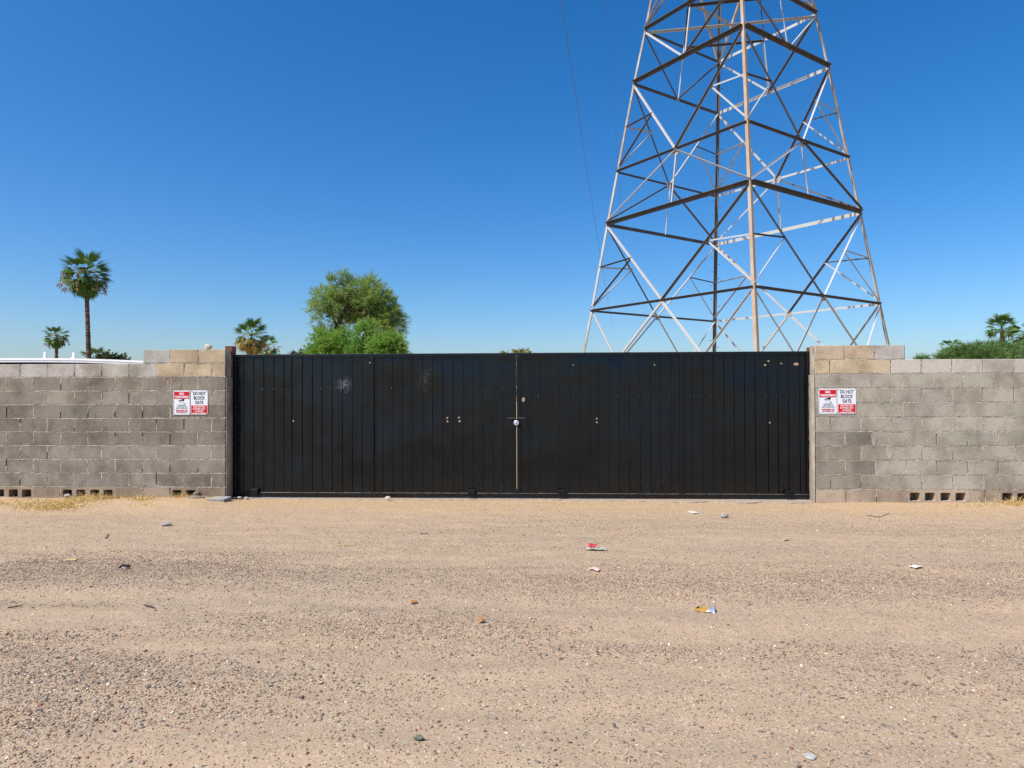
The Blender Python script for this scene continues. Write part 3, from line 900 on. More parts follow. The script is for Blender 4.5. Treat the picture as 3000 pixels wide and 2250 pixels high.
for k in range(4):
    a, b, n = face(k)           # a is the left end seen from outside for every face
    mids = {}
    DK = {0: 1, 1: 0, 2: 0, 3: 1}[k]      # which diagonal of the face gets the steel darkened for shade
    for l in range(1, 8):
        A, B = corner(l, a), corner(l, b)
        w = HEAVY.get(l, .115)
        ax = (B - A).normalized()
        # web hanging down, flange on top pointing out
        angle_bar('beam', A + n*.035 + Zv*.07 + ax*.03, B + n*.035 + Zv*.07 - ax*.03, -Zv, n, w, .018, M_STEEL if k == 2 else M_BEAM, w * (.9 if l in HEAVY else .8))
        mids[l] = (A + B) / 2
    D1, D2 = .125, .115
    # foot panel: inverted V from the L1 middle to the feet
    for s, c_ in ((0, a), (1, b)):
        foot, top, mid = corner(0, c_), corner(1, c_), mids[1]
        dbar(mid, foot, n, s, D1, M_STEEL, 1 if s else 1, -1 if s == 0 else 1, off=.02)
        q_ = lerp(mid, foot, .47)
        dbar(top, q_, n, s, .10, M_STEEL, -1, -1 if s == 0 else 1, off=-.03)
        lg = lerp(top, foot, .50)
        dbar(q_, lg, n, s, .09, M_STEEL if s else M_BEAM, -1, 1 if s == 0 else -1, off=-.05)
        dbar(lerp(mid, foot, .74), lerp(top, foot, .5), n, s, .08, M_STEEL, -1, 1, off=-.06)
    # V panels (middle of lower beam to the corners of the upper one) with redundants
    for lo, hi in ((1, 2), (3, 4)):
        for s, c_ in ((0, a), (1, b)):
            C_, m_ = corner(hi, c_), mids[lo]
            dbar(m_, C_ - Zv*.12, n, s, D1, M_DARK if s == DK else M_STEEL, -1, -1 if s == 0 else 1, off=.02)
            q_ = lerp(m_, C_, .53)
            legp = lerp(corner(lo, c_), C_, .50)
            dark = s == 0
            dbar(q_, legp, n, s, .085, M_BEAM if dark else M_STEEL, -1, 1 if dark else -1, off=-.03)
            dbar(q_, corner(lo, c_) + Zv*.15, n, s, .085, M_BEAM if dark and k == 0 else M_STEEL, -1, 1 if dark else -1, off=-.05)
    # inverted V panels with a hanger
    for lo, hi in ((2, 3), (6, 7)):
        m_ = mids[hi]
        for s, c_ in ((0, a), (1, b)):
            dbar(m_, corner(lo, c_) + Zv*.14, n, s, .105, M_DARK if k == 3 or (s == 1 and k == 1) or (s == 0 and k == 2) else M_STEEL, 1 if s == 0 else -1, 1, off=.02)
        dbar(m_, mids[lo], n, 0, .085, M_STEEL, -1, -1, 'hanger', -.03)
    # V panel with a hanger
    for s, c_ in ((0, a), (1, b)):
        dbar(mids[4], corner(5, c_) - Zv*.1, n, s, .12, M_DARK if s == DK or k == 3 else M_STEEL, -1, -1 if s == 0 else 1, off=.02)
    dbar(mids[5], mids[4], n, 0, .085, M_STEEL, -1, -1, 'hanger', -.03)
    # heavy inverted V above level five
    for s, c_ in ((0, a), (1, b)):
        dbar(mids[6], corner(5, c_) + Zv*.1, n, s, .15, M_LEG, 1, 1, off=.02)
    dbar(mids[6], mids[5], n, 0, .08, M_BEAM, -1, -1, 'hanger', -.03)
    for l, sz in ((1, .20), (3, .24), (4, .13)):
        c_ = mids[l] - Zv * .03
        t_ = (corner(l, b) - corner(l, a)).normalized()
        o8 = [(math.cos(q*math.pi/4 + .39)*sz*1.05, math.sin(q*math.pi/4 + .39)*sz) for q in range(8)]
        vs = [c_ + n*d + t_*p[0] + Zv*p[1] for d in (-.012, .004) for p in o8]
        fs = [tuple(range(8)), tuple(range(8, 16))] + [(i, (i+1) % 8, 8+(i+1) % 8, 8+i) for i in range(8)]
        me = mesh('gusset_plate', vs, fs, M_GUSSET); fix_normals(me); gp = obj('gusset_plate', me, tower)
        bo = MB()
        for bx_, bz_ in ((-.5, .3), (.5, .3), (-.3, -.4), (.3, -.4), (-.55, -.1), (.55, -.1)):
            p_ = c_ + t_*bx_*sz + Zv*bz_*sz
            bo.tube([p_ + n*.004, p_ + n*.03], .018, 6)
            bo.tube([p_ - n*.012, p_ - n*.035], .018, 6)
        o_ = bo.build('bolts', M_BEAM, gp)
# plan bracing at level five
def strut(A, B, w=.10, mat=M_STEEL):
    angle_bar('strut', A, B, -Zv, (B - A).cross(Zv).normalized(), w, .014, mat)
m5 = [(corner(5, k) + corner(5, (k + 1) % 4)) / 2 for k in range(4)]
strut(corner(5, 0) - Zv*.12, corner(5, 2) - Zv*.12, .11)
strut(m5[0] - Zv*.06, m5[1] - Zv*.06, .12, M_BEAM)
strut(m5[0] + Zv*.02, (corner(5, 0) + corner(5, 2)) / 2 - Zv*.02, .08)
strut(m5[3] - Zv*.06, m5[2] - Zv*.06, .10, M_BEAM)
# step bolts on the back leg
radb = Vector((math.cos(ANG[3]), math.sin(ANG[3]), 0)); sideb = Vector((-radb.y, radb.x, 0))
i_ = 0; z_ = 2.6
while z_ < 20.5:
    for a in range(len(LEV) - 1):
        if LEV[a][0] <= z_ < LEV[a+1][0]:
            t_ = (z_ - LEV[a][0]) / (LEV[a+1][0] - LEV[a][0]); P = lerp(corner(a, 3), corner(a+1, 3), t_)
    sd = sideb if i_ % 2 else -sideb
    A = P - radb*.05 + sd*.12
    MB().tube([A, A + sd*.17, A + sd*.17 + Zv*.03], .012, 6).build('step_bolt', M_BEAM, tower)
    z_ += .42; i_ += 1

# overhead wires running away from the pylon
WD = Vector((.131, .991, 0)).normalized(); WN = Vector((WD.y, -WD.x, 0))
def wire(offset, pix, label, rad):
    pts = []
    O = Vector((TC.x, TC.y, 0)) + WN * offset
    for px, py in pix:
        d = ray(px, py)
        # ray meets the upright plane that holds the wire
        t = (O - CAM).dot(WN) / d.dot(WN)
        P = CAM + d * t
        pts.append(((P - O).dot(WD), P.z))
    s = np.array([p[0] for p in pts]); z = np.array([p[1] for p in pts])
    co = np.polyfit(s, z, min(2, len(pts) - 1))
    ss = np.linspace(s.min() - (s.max() - s.min()) * .10, s.max() + .25 * (s.max() - s.min()), 24)
    line = [O + WD * q + Zv * max(6, float(np.polyval(co, q))) for q in ss]
    o = MB().tube(line, rad, 5).build('overhead_wire', M_WIRE, None)
    # origin at its own middle
    mid = line[12]; o.data.transform(Matrix.Translation(-mid)); o.location = mid
    tag(o, label, 'wire', 'overhead power wires')
c5 = lambda x, y: (1650 + x/2.212, y/2.212)
c6 = lambda x, y: (1650 + x/2.212, 500 + y/2.212)
wire(-6.5, [c5(5, 100), c5(110, 830), c6(215, 380), c6(300, 900)], 'dark overhead wire dropping in the open sky left of the pylon', .0065)
wire(-6.0, [c5(282, 0), c5(340, 860), c6(400, 560)], 'faint overhead wire just left of the pylon top', .006)
wire(3.2, [c5(880, 150), c5(760, 1000), c6(640, 600)], 'thin overhead wire crossing behind the left side of the pylon', .009)
wire(6.5, [c5(1310, 100), c5(1040, 950), c6(830, 500)], 'thin overhead wire crossing behind the middle of the pylon', .008)
wire(10.0, [c5(1865, 0), c5(1560, 680), c6(1170, 400)], 'overhead wire leaving the top right corner of the pylon', .009)

# ------------------------------------------------------------------ trees and shrubs
def strands(C, D, L, W, rng, mat, name, bend=.25):
    """C base points, D unit directions, L lengths, W widths -> tapered two-piece blades"""
    n = len(C)
    rnd = rng.normal(size=(n, 3)); S = np.cross(D, rnd); S /= np.linalg.norm(S, axis=1, keepdims=True) + 1e-9
    M1 = C + D * (L * .55)[:, None]
    T = C + D * L[:, None] + np.array([0, 0, -1.0]) * (L * bend * rng.uniform(.2, 1, n))[:, None]
    V = np.stack([C - S * (W * .35)[:, None], C + S * (W * .35)[:, None], M1 + S * (W * .5)[:, None], T, M1 - S * (W * .5)[:, None]], 1).reshape(-1, 3)
    b = (np.arange(n) * 5)[:, None]
    F = np.concatenate([np.concatenate([b, b+1, b+2], 1), np.concatenate([b, b+2, b+4], 1), np.concatenate([b+4, b+2, b+3], 1)])
    return V, F
def feather_crown(blobs, ntwig, per, tw_len, leaf, width, seed, upbias=.3):
    """twigs grow out of the blobs' inner parts; blades line each twig"""
    rng = np.random.default_rng(seed)
    vol = np.array([b[3]*b[4]*b[5] for b in blobs]) ** .8; vol /= vol.sum()
    Cs, Ds, Ls, Ws = [], [], [], []
    for b, v in zip(blobs, vol):
        n = max(6, int(ntwig * v))
        u = rng.normal(size=(n, 3)); u /= np.linalg.norm(u, axis=1, keepdims=True)
        rr = rng.uniform(.25, 1.0, n) ** .55 * (1 - .22 * rng.random(n))
        c = np.array(b[:3]); e = np.array(b[3:6])
        lump = .72 + .5 * np.abs(np.sin(u @ rng.normal(size=3) * 3.1 + 1)) * np.abs(np.cos(u @ rng.normal(size=3) * 2.3))
        base = c + u * e * (rr * lump)[:, None]
        d = u * e / e.max() + np.array([0, 0, upbias]) + rng.normal(0, .42, (n, 3)); d /= np.linalg.norm(d, axis=1, keepdims=True)
        tl = tw_len * rng.uniform(.55, 1.3, n)
        t = rng.random((n, per))
        P = base[:, None] + d[:, None] * (tl[:, None] * t)[..., None]
        P[..., 2] -= (tl[:, None] * t ** 2) * .18
        ld = d[:, None] * .85 + rng.normal(0, .36, (n, per, 3)); ld /= np.linalg.norm(ld, axis=2, keepdims=True)
        Cs.append(P.reshape(-1, 3)); Ds.append(ld.reshape(-1, 3))
        m = n * per
        Ls.append(leaf * rng.uniform(.5, 1.35, m)); Ws.append(width * rng.uniform(.6, 1.3, m))
    return strands(np.concatenate(Cs), np.concatenate(Ds), np.concatenate(Ls), np.concatenate(Ws), rng, None, '')
def limb(mb, pts, r0, r1):
    n = len(pts); mb.tube(pts, [r0 + (r1 - r0) * i / (n - 1) for i in range(n)], 7)
def tree(name, label, base, blobs, ntwig, per, tw_len, leaf, width, mat, trunk, barkmat, seed, group=None, cat='tree', upbias=.3):
    root = tag(empty(name, base), label, cat, group)
    B = Vector(base)
    V, F = feather_crown([(x - B.x, y - B.y, z - B.z, a, b_, c_) for x, y, z, a, b_, c_ in blobs], ntwig, per, tw_len, leaf, width, seed, upbias)
    obj('crown', fast_mesh('crown', V, F, mat), root)
    mb = MB()
    for pts, r0, r1 in trunk: limb(mb, [Vector(p) - B for p in pts], r0, r1)
    rn = random.Random(seed)
    if trunk:
        tops = [Vector(t[0][-1]) - B for t in trunk]
        for x, y, z, a, b_, c_ in blobs:
            e = Vector((x, y, z)) - B
            s_ = min(tops, key=lambda q: (q - e).length)
            for q in range(3):
                e2 = e + Vector((rn.uniform(-.6, .6)*a, rn.uniform(-.6, .6)*b_, rn.uniform(-.2, .7)*c_))
                m_ = s_.lerp(e2, .5) + Vector((rn.uniform(-.15, .15), rn.uniform(-.15, .15), .1))
                limb(mb, [s_, m_, e2], trunk[-1][2], .012)
    mb.build('trunk', barkmat, root, smooth=True)
    return root
def blob(px, py, Y, rx, rz, ry=None):
    """ellipsoid centred on a pixel at depth Y, radii in photograph pixels"""
    c_ = at(px, py, Y); k = (c_ - CAM).dot(fw) / F_PX
    return (c_.x, Y, c_.z, rx*k, (ry or rx)*k, rz*k)
def P3(px, py, Y): return tuple(at(px, py, Y))
Yt = 24
tb = P3(985, 1120, Yt); tb = (tb[0], tb[1], 0)
tree('mesquite_tree', 'large feathery green tree with a dark forked trunk behind the left gate leaf', tb,
     [blob(972, 832, Yt, 12, 32), blob(1000, 826, Yt+.3, 12, 28), blob(1020, 836, Yt+.5, 14, 26), blob(945, 872, Yt-.3, 24, 26), blob(975, 880, Yt-.5, 24, 26), blob(932, 905, Yt, 18, 16), blob(948, 932, Yt, 18, 16),
      blob(1050, 850, Yt+.3, 24, 24), blob(1086, 838, Yt, 26, 24), blob(1110, 868, Yt-.3, 28, 24), blob(1070, 885, Yt, 30, 24), blob(1135, 895, Yt+.2, 26, 24), blob(1105, 915, Yt+.4, 32, 24), blob(1150, 932, Yt, 28, 26),
      blob(1062, 930, Yt+.8, 34, 22), blob(1115, 955, Yt+.2, 38, 22), blob(1165, 955, Yt+.2, 18, 18), blob(1020, 900, Yt+.9, 36, 30), blob(1172, 992, Yt+.4, 12, 12), blob(955, 978, Yt+.3, 22, 16), blob(1010, 940, Yt+1.0, 24, 16)],
     2000, 24, .45, .25, .0145, M_MESQ,
     [([tb, P3(988, 1000, Yt), P3(990, 955, Yt)], .19, .13), ([P3(990, 958, Yt), P3(1002, 925, Yt), P3(1012, 900, Yt)], .11, .07), ([P3(989, 958, Yt), P3(982, 946, Yt), P3(975, 925, Yt)], .09, .05)], M_BARK, 3, 'trees behind the wall')
def shrub(px, py, rx, rz, Y, label, mat, seed, ntwig=700, per=20, extra=(), tw=.42, name='palo_verde_shrub', cat='shrub', leaf=.17, width=.019, upb=.3):
    bl = [blob(px, py, Y, rx, rz)] + [blob(*e[:2], Y + .2, *e[2:]) for e in extra]
    c_ = at(px, py, Y); base = (c_.x, Y, 0)
    return tree(name, label, base, bl, ntwig, per, tw, leaf, width, mat, [([base, (c_.x + .05, Y, c_.z * .5), (c_.x, Y, c_.z - .1)], .07, .04)], M_STEMY, seed, 'shrubs behind the wall', cat, upb)
shrub(975, 1014, 42, 28, 21, 'bright green shrub in front of the tree, left one of three', M_PALO, 21, 900, 22, ((940, 1032, 36, 18), (1003, 990, 20, 20), (940, 985, 16, 14)))
shrub(1062, 985, 22, 36, 20.5, 'tall bright green shrub in front of the tree, middle one of three', M_PALO, 22, 420, 22, ((1060, 1028, 34, 20), (1082, 965, 14, 20)))
shrub(1135, 1012, 38, 30, 20, 'rounded yellow green shrub in front of the tree, right one of three', M_PALO, 23, 900, 22, ((1150, 1030, 28, 22), (1110, 1030, 26, 20)))
shrub(2868, 1048, 58, 20, 14, 'broad feathery green shrub above the right wall', M_FEATH, 24, 2400, 22, ((2825, 1050, 44, 18), (2920, 1044, 48, 22), (2880, 1034, 24, 10), (2775, 1060, 22, 12), (2985, 1064, 24, 14)), .32, 'feathery_shrub', 'shrub', .20, .010, 1.0)
shrub(2702, 1064, 12, 8, 18, 'small green shrub tip showing left of the broad shrub', M_FEATH, 25, 160, 16, (), .25, 'feathery_shrub', 'shrub', .18, .012, 1.0)
shrub(1526, 1043, 29, 19, 30, 'yellow green treetop showing above the middle of the gate', M_YELLOW, 26, 900, 16, ((1520, 1085, 40, 36), (1512, 1130, 40, 36)), .3, 'yellow_tree', 'tree', .15, .035)
shrub(1478, 1050, 18, 12, 31, 'low yellowish treetop left of the gate middle', M_YELLOW, 27, 160, 14, (), .3, 'yellow_tree', 'tree', .15, .03)
shrub(880, 1042, 26, 9, 26, 'low pale shrub tip left of the feathery tree', M_DULL, 28, 120, 14, (), .3, 'dull_shrub', 'shrub', .15, .02)
shrub(330, 1060, 42, 20, 40, 'dull green treetop above the white roof', M_DULL, 29, 420, 14, ((310, 1056, 20, 16),), .35, 'dull_tree', 'tree', .22, .07)

# palms
def frond_mesh(name, mat, seed, petiole, R, droop, spread, seg, fold=0.0, matp=None):
    rn = random.Random(seed); V, Fc = [], []
    def q(pts):
        b = len(V); V.extend(pts); Fc.append(tuple(range(b, b + len(pts))))
    w = .022
    hub = Vector((petiole, 0, -droop * .22 * petiole))
    ctrl = [Vector((0, 0, 0)), Vector((petiole * .5, 0, .05 - droop*.04)), hub]
    for i in range(2):
        a, b = ctrl[i], ctrl[i+1]
        q([a + Vector((0, -w, 0)), b + Vector((0, -w*.7, 0)), b + Vector((0, w*.7, 0)), a + Vector((0, w, 0))])
    for s in range(seg):
        a = math.radians(-spread + 2 * spread * s / (seg - 1) + rn.uniform(-3, 3))
        L = R * (1 - .28 * abs(a) / math.radians(spread)) * rn.uniform(.9, 1.08)
        d = Vector((math.cos(a), math.sin(a) * (1 - fold), 0)); d.normalize()
        side = Vector((-d.y, d.x, 0)) * (L * math.tan(math.radians(spread / seg)) * .62)
        z1 = -droop * L * .12 + abs(math.sin(a)) * fold * L * .1; z2 = -droop * L * rn.uniform(.35, .7)
        m_ = hub + d * L * .55 + Vector((0, 0, z1)); t_ = hub + d * L * (1 - .12*droop) + Vector((0, 0, z2))
        q([hub, m_ - side, m_ + side])
        q([m_ - side, t_ + Vector((0, 0, -.02)), m_ + side])
    return mesh(name, V, Fc, mat)
FR_UP = [frond_mesh('frond', M_FROND, i, .85, .95, .35 + .1*i, 62, 20, .3) for i in range(3)]
FR_MID = [frond_mesh('frond', M_FROND, 10+i, .75, .95, .8 + .15*i, 72, 20, .25) for i in range(3)]
FR_YEL = [frond_mesh('frond', M_FRONDY, 20+i, .8, .85, .9, 66, 18, .3) for i in range(2)]
FR_DEAD = [frond_mesh('dead_frond', M_DEAD, 30+i, .7, .85, .6, 34, 12, .5) for i in range(2)]
def tassel_mesh(seed, L):
    rn = random.Random(seed); mb = MB()
    pts = [Vector((0, 0, 0)), Vector((.45, 0, .22)), Vector((.85, 0, .10)), Vector((1.05, 0, -.35))]
    mb.tube(pts, [.025, .02, .016, .01], 5)
    V, Fc = list(mb.v), list(mb.f)
    for i in range(46):
        t = rn.random() ** .7
        c_ = Vector((1.02 + .06*t + rn.gauss(0, .045), rn.gauss(0, .05), -.1 - L * t))
        d = Vector((rn.gauss(0, .4), rn.gauss(0, .4), -1)).normalized() * rn.uniform(.12, .3)
        s = Vector((rn.gauss(0, 1), rn.gauss(0, 1), 0)).normalized() * .030
        b = len(V); V += [c_ - s, c_ + s, c_ + d]; Fc.append((b, b+1, b+2))
    return mesh('fruit_stalk', V, Fc, M_TASSEL)
TAS = [tassel_mesh(i, .8 + .25*i) for i in range(3)]
def palm(base, top, label, R, nf, ndead, ntas, seed, nyel=0, r0=.16, trunkmat=None, lo=-68, hi=80, lean=None, tp=.62):
    root = tag(empty('fan_palm', base), label, 'palm tree', 'fan palms behind the wall')
    rn = random.Random(seed)
    B = Vector(base); T = Vector(top) - B
    mb = MB(); n = 30; pts, rad = [], []
    for i in range(n + 1):
        t = i / n
        bend = Vector(lean or (0, 0, 0)) * math.sin(math.pi * t) 
        pts.append(T * t * .985 + bend); rad.append(r0 * (1.15 - .3 * t) * (1.0 + (.06 if i % 2 else -.04)) * (.7 if t > .95 else 1))
    mb.tube(pts, rad, 12); mb.build('trunk', trunkmat or M_PTRUNK, root, smooth=True)
    def put(me, name, az, el, s, rol=0.0, z=0.0):
        o = bpy.data.objects.new(name, me); o.parent = root
        m = Matrix.Translation(T + Vector((0, 0, z))) @ Matrix.Rotation(az, 4, 'Z') @ Matrix.Rotation(-el, 4, 'Y') @ Matrix.Rotation(rol, 4, 'X') @ Matrix.Scale(s, 4)
        o.matrix_local = m; link(o)
    sc_ = R / 1.75
    for i in range(nf):
        t = (i + .5) / nf
        el = math.radians(hi + (lo - hi) * t ** tp + rn.uniform(-9, 9)); az = i * 2.399963 + rn.uniform(-.3, .3)
        me = rn.choice(FR_UP if t < .45 else FR_MID)
        put(me, 'frond', az, el, sc_ * rn.uniform(.85, 1.12) * (1 - .12 * t), rn.uniform(-.6, .6), -.15 * t * sc_)
    for i in range(int(nf * .4) if lo < -60 else 0):
        put(rn.choice(FR_MID), 'frond', i * 2.399963 + 1.1, math.radians(rn.uniform(-88, -40)), sc_ * rn.uniform(.62, .86), rn.uniform(-.8, .8), -.25 * sc_)
    for i in range(nyel):
        put(rn.choice(FR_YEL), 'yellow_frond', rn.uniform(0, 6.28), math.radians(rn.uniform(-72, 5)), sc_ * rn.uniform(.8, 1), rn.uniform(-.5, .5), -.2 * sc_)
    for i in range(ndead):
        put(rn.choice(FR_DEAD), 'dead_frond', i * 2.4 + rn.uniform(-.4, .4), math.radians(rn.uniform(-84, -62)), sc_ * rn.uniform(.8, 1.05), rn.uniform(-.8, .8), -.25 * sc_)
    for i in range(ntas):
        put(rn.choice(TAS), 'fruit_stalk', (-1.57 + rn.uniform(-2.2, 2.2)) if i % 3 else rn.uniform(0, 6.28), math.radians(rn.uniform(-12, 22)), sc_ * rn.uniform(.85, 1.25))
    return root
def palm_at(px_base, px_top, py_top, Y, *a, **k):
    t = at(px_top, py_top, Y); b = at(px_base, 1080, Y)
    return palm((b.x, Y, 0), tuple(t), *a, **k)
palm_at(266, 252, 802, 36, 'tall fan palm with a long bare trunk above the white roof', 1.85, 96, 12, 10, 1, r0=.15)
palm_at(164, 166, 985, 75, 'small distant fan palm left of the tall palm', 1.75, 64, 22, 9, 2, r0=.2)
palm_at(738, 737, 985, 50, 'yellowing fan palm standing just behind the rust red post', 1.9, 40, 34, 9, 3, nyel=40, r0=.2, lo=-20, tp=.9)
palm_at(786, 784, 1018, 56, 'short fan palm partly hidden behind the yellowing palm', 1.5, 34, 14, 5, 4, nyel=3, r0=.2)
palm_at(2955, 2935, 962, 52, 'fan palm with a leaning red brown trunk over the right wall', 1.55, 44, 3, 0, 5, r0=.22, trunkmat=M_PTRUNK2, lo=-14, hi=72, tp=1.0)
palm_at(3006, 3000, 980, 48, 'fan palm cut off by the right edge of the picture', 1.6, 44, 2, 0, 6, r0=.24, trunkmat=M_PTRUNK2, lo=-40)
palm_at(2790, 2788, 1016, 56, 'fan palm top peeking out of the feathery shrub', 1.2, 36, 4, 0, 7, r0=.2, lo=-30, hi=60, tp=.9)
palm_at(278, 278, 1056, 44, 'low fan palm top at the foot of the tall palm', 1.5, 26, 4, 0, 8, r0=.2, lo=-20)

# ------------------------------------------------------------------ white roofed home behind the left wall
hb = Vector((-14.9, 9, 0))
home = tag(empty('mobile_home', hb), 'low home with a white arched roof behind the left wall', 'house')
MB().box((-3.6, -.2, 0), (3.9, 10, 2.30)).build('wall', M_STUCCO, home)
def arch(x): return 2.425 + .09 * (1 - (x / 4.3) ** 2) - (.012 * max(0, x - 2.2))
xs = np.linspace(-4.1, 4.3, 25)
m_ = MB(); pl = [(float(x), arch(x)) for x in xs] + [(float(x), arch(x) - .055) for x in xs[::-1]]
vs, fs = [], []
for y in (-.35, 10.3):
    vs += [(x, y, z) for x, z in pl]
N_ = len(pl)
fs = [tuple(range(N_)), tuple(range(N_, 2*N_))] + [(i, (i+1) % N_, N_+(i+1) % N_, N_+i) for i in range(N_)]
m_.add(vs, fs); roof = m_.build('roof', M_WHITE, home)
m_ = MB()
for i in range(24):
    a, b = float(xs[i]), float(xs[i+1])
    m_.add([(a, -.34, arch(a)-.056), (b, -.34, arch(b)-.056), (b, -.34, arch(b)-.115), (a, -.34, arch(a)-.115), (a, -.30, arch(a)-.056), (b, -.30, arch(b)-.056), (b, -.30, arch(b)-.115), (a, -.30, arch(a)-.115)],
           [(0,1,2,3), (4,5,6,7), (3,2,6,7), (0,1,5,4)])
m_.build('fascia', M_TRIM, roof)
for x, y, h, r in ((.62, .3, .20, .035), (1.72, -.05, .17, .04)):
    MB().tube([(0, 0, -.03), (0, 0, .03), (0, 0, .05), (0, 0, h)], [r*1.9, r*1.6, r, r*.9], 10).build('vent_pipe', M_WHITE, home, (x, y, arch(x)), smooth=True)

# ------------------------------------------------------------------ small things
def stone(name, label, loc, r, mat, seed, cat='rock', squash=(1, .8, .6), group=None):
    v, f_ = ico()
    import bmesh
    rn = np.random.default_rng(seed)
    bm = bmesh.new(); bmesh.ops.create_icosphere(bm, subdivisions=3, radius=1)
    dirs = rn.normal(size=(10, 3)); dirs /= np.linalg.norm(dirs, axis=1, keepdims=True); amp = rn.uniform(.62, .95, 10)
    for vv in bm.verts:
        p = np.array(vv.co)
        s = min(1.0, min(a / max(1e-3, p @ d) if p @ d > .2 else 9 for a, d in zip(amp, dirs)))
        p = p * s * np.array(squash) * r
        vv.co = p
    me = bpy.data.meshes.new(name); bm.to_mesh(me); bm.free(); me.materials.append(mat)
    zmin = min(v.co.z for v in me.vertices)
    me.transform(Matrix.Translation((0, 0, -zmin)))
    return tag(obj(name, me, None, loc), label, cat, group)
stone('rock', 'pale rough rock sitting on top of the left wall pillar', (-4.86, .09, Z0 + 10*CH - .010), .058, M_ROCK, 1, squash=(1.15, .8, .78))
stone('stone', 'smooth white grey stone below a vent hole of the left wall', (-6.85, -.06, .040), .045, M_ROCKG, 2, 'stone', (1.2, .9, .75))
stone('cement_lump', 'dark cement lump at the foot of the left wall', (-4.97, -.03, .05), .055, M_LUMP, 3, 'cement lump', (1.0, .7, .9))
stone('cement_lump', 'flat cement lump spread below the last vent hole', (-4.93, -.11, .028), .10, M_LUMP, 4, 'cement lump', (1.3, .6, .38))
stone('stone', 'pinkish white stone at the foot of the left gate leaf', (-2.22, .02, .018), .035, M_ROCK, 5, 'stone', (1.3, .8, .9))
stone('stone', 'grey stone on the dirt in front of the right gate leaf', on_ground(2122, 1517), .045, M_ROCKG, 6, 'stone', (1.2, .8, .7))
stone('stone', 'flat grey stone on the dirt in front of the left wall', on_ground(484, 1540), .06, M_ROCKG, 7, 'stone', (1.3, .7, .35))
stone('stone', 'olive green pebble near the bottom middle of the lot', on_ground(1225, 2168), .020, plain('olive_stone', (.13, .135, .10), .8, 0, .2, 40), 8, 'stone', (1.3, .8, .6))
pv = MB(); pv.prism([(-.125, -.095), (.105, -.09), (.155, .07), (.06, .10), (-.085, .10)], 'z', -.02, .032)
pvo = pv.build('paver', M_ROCKG, None, (-4.60, -.13, .035), (math.radians(5), 0, .1))
tag(pvo, 'grey paver slab lying at the foot of the left wall pillar', 'paver')
for x, h, lab, sd in ((-4.40, .03, 'brown pebble in the middle of three at the left gate end', 20), (-4.30, .024, 'brown pebble farthest right of three at the left gate end', 21), (-4.48, .02, 'brown pebble nearest the paver at the left gate end', 22)):
    stone('stone', lab, (x, .10, .02), h, M_ROCK, sd, 'stone', (1.2, .8, .6))

def crumple(name, label, px, py, w, d, mat, seed, cat, rz=0.0, h=.012, n=7, mat2=None, split=.5):
    rn = random.Random(seed); V, Fc = [], []
    for i in range(n):
        for j in range(n):
            x = (i/(n-1) - .5) * w + rn.uniform(-.03, .03)*w; y = (j/(n-1) - .5) * d + rn.uniform(-.06, .06)*d
            V.append((x, y, h * (.35 + .9 * vnoise(i*.75, j*.75, seed)) * (1 if 0 < i < n-1 else .6)))
    top = len(V)
    V += [(x, y, z - .0035) for x, y, z in V]
    for i in range(n-1):
        for j in range(n-1):
            a = i*n+j; Fc.append((a, a+n, a+n+1, a+1)); Fc.append((top+a, top+a+1, top+a+n+1, top+a+n))
    for i in range(n-1):
        for a, b in ((i*n, (i+1)*n), (i*n+n-1, (i+1)*n+n-1), (i, i+1), ((n-1)*n+i, (n-1)*n+i+1)): Fc.append((a, b, top+b, top+a))
    p = on_ground(px, py); z = float(zg(p.x, p.y)) + .004
    root = tag(empty(name, (p.x, p.y, z)), label, cat)
    root.rotation_euler.z = rz
    if mat2 is None:
        me = mesh('sheet', V, Fc, mat, False); fix_normals(me); obj('sheet', me, root)
    else:
        cut = (split - .5) * w
        A = [f for f in Fc if sum(V[i][0] for i in f)/len(f) < cut]; B2 = [f for f in Fc if f not in A]
        for nm, ff, mm in (('printed_half', A, mat), ('bare_half', B2, mat2)):
            me = mesh(nm, V, ff, mm); obj(nm, me, root)
    return root
# flattened can
p = on_ground(2065, 1784); zc = float(zg(p.x, p.y))
can = tag(empty('crushed_can', (p.x, p.y, zc + .004)), 'flattened yellow and silver drink can lying on the gravel', 'can')
can.rotation_euler = (math.radians(14), 0, math.radians(-24)); can.scale = (.85, .9, .55)
def can_piece(name, x0, x1, mat, bulge):
    n, m, V, Fc = 7, 10, [], []
    for i in range(n):
        x = x0 + (x1 - x0) * i / (n - 1)
        wv = .006 * math.sin(x * 60) + .004 * math.sin(x * 140 + 1)
        hw = .036 + .004 * math.sin(x * 70)
        for j in range(m):
            a = 2 * math.pi * j / m
            V.append((x, math.cos(a) * hw, .014 + wv + math.sin(a) * bulge * (1 + .4 * math.sin(x * 90 + j))))
    for i in range(n-1):
        for j in range(m): Fc.append((i*m+j, i*m+(j+1) % m, (i+1)*m+(j+1) % m, (i+1)*m+j))
    me = mesh(name, V, Fc, mat, True); fix_normals(me); obj(name, me, can)
can_piece('printed_wall', -.078, .022, M_CANY, .009)
can_piece('bare_wall', .0225, .088, M_CANS, .011)
for sx in (-.078, .0885):
    MB().tube([(sx, 0, .006), (sx + .003, 0, .006)], .017, 14).build('can_end', M_CANS, can, (0, 0, .004), (0, .5 if sx < 0 else -.5, 0))
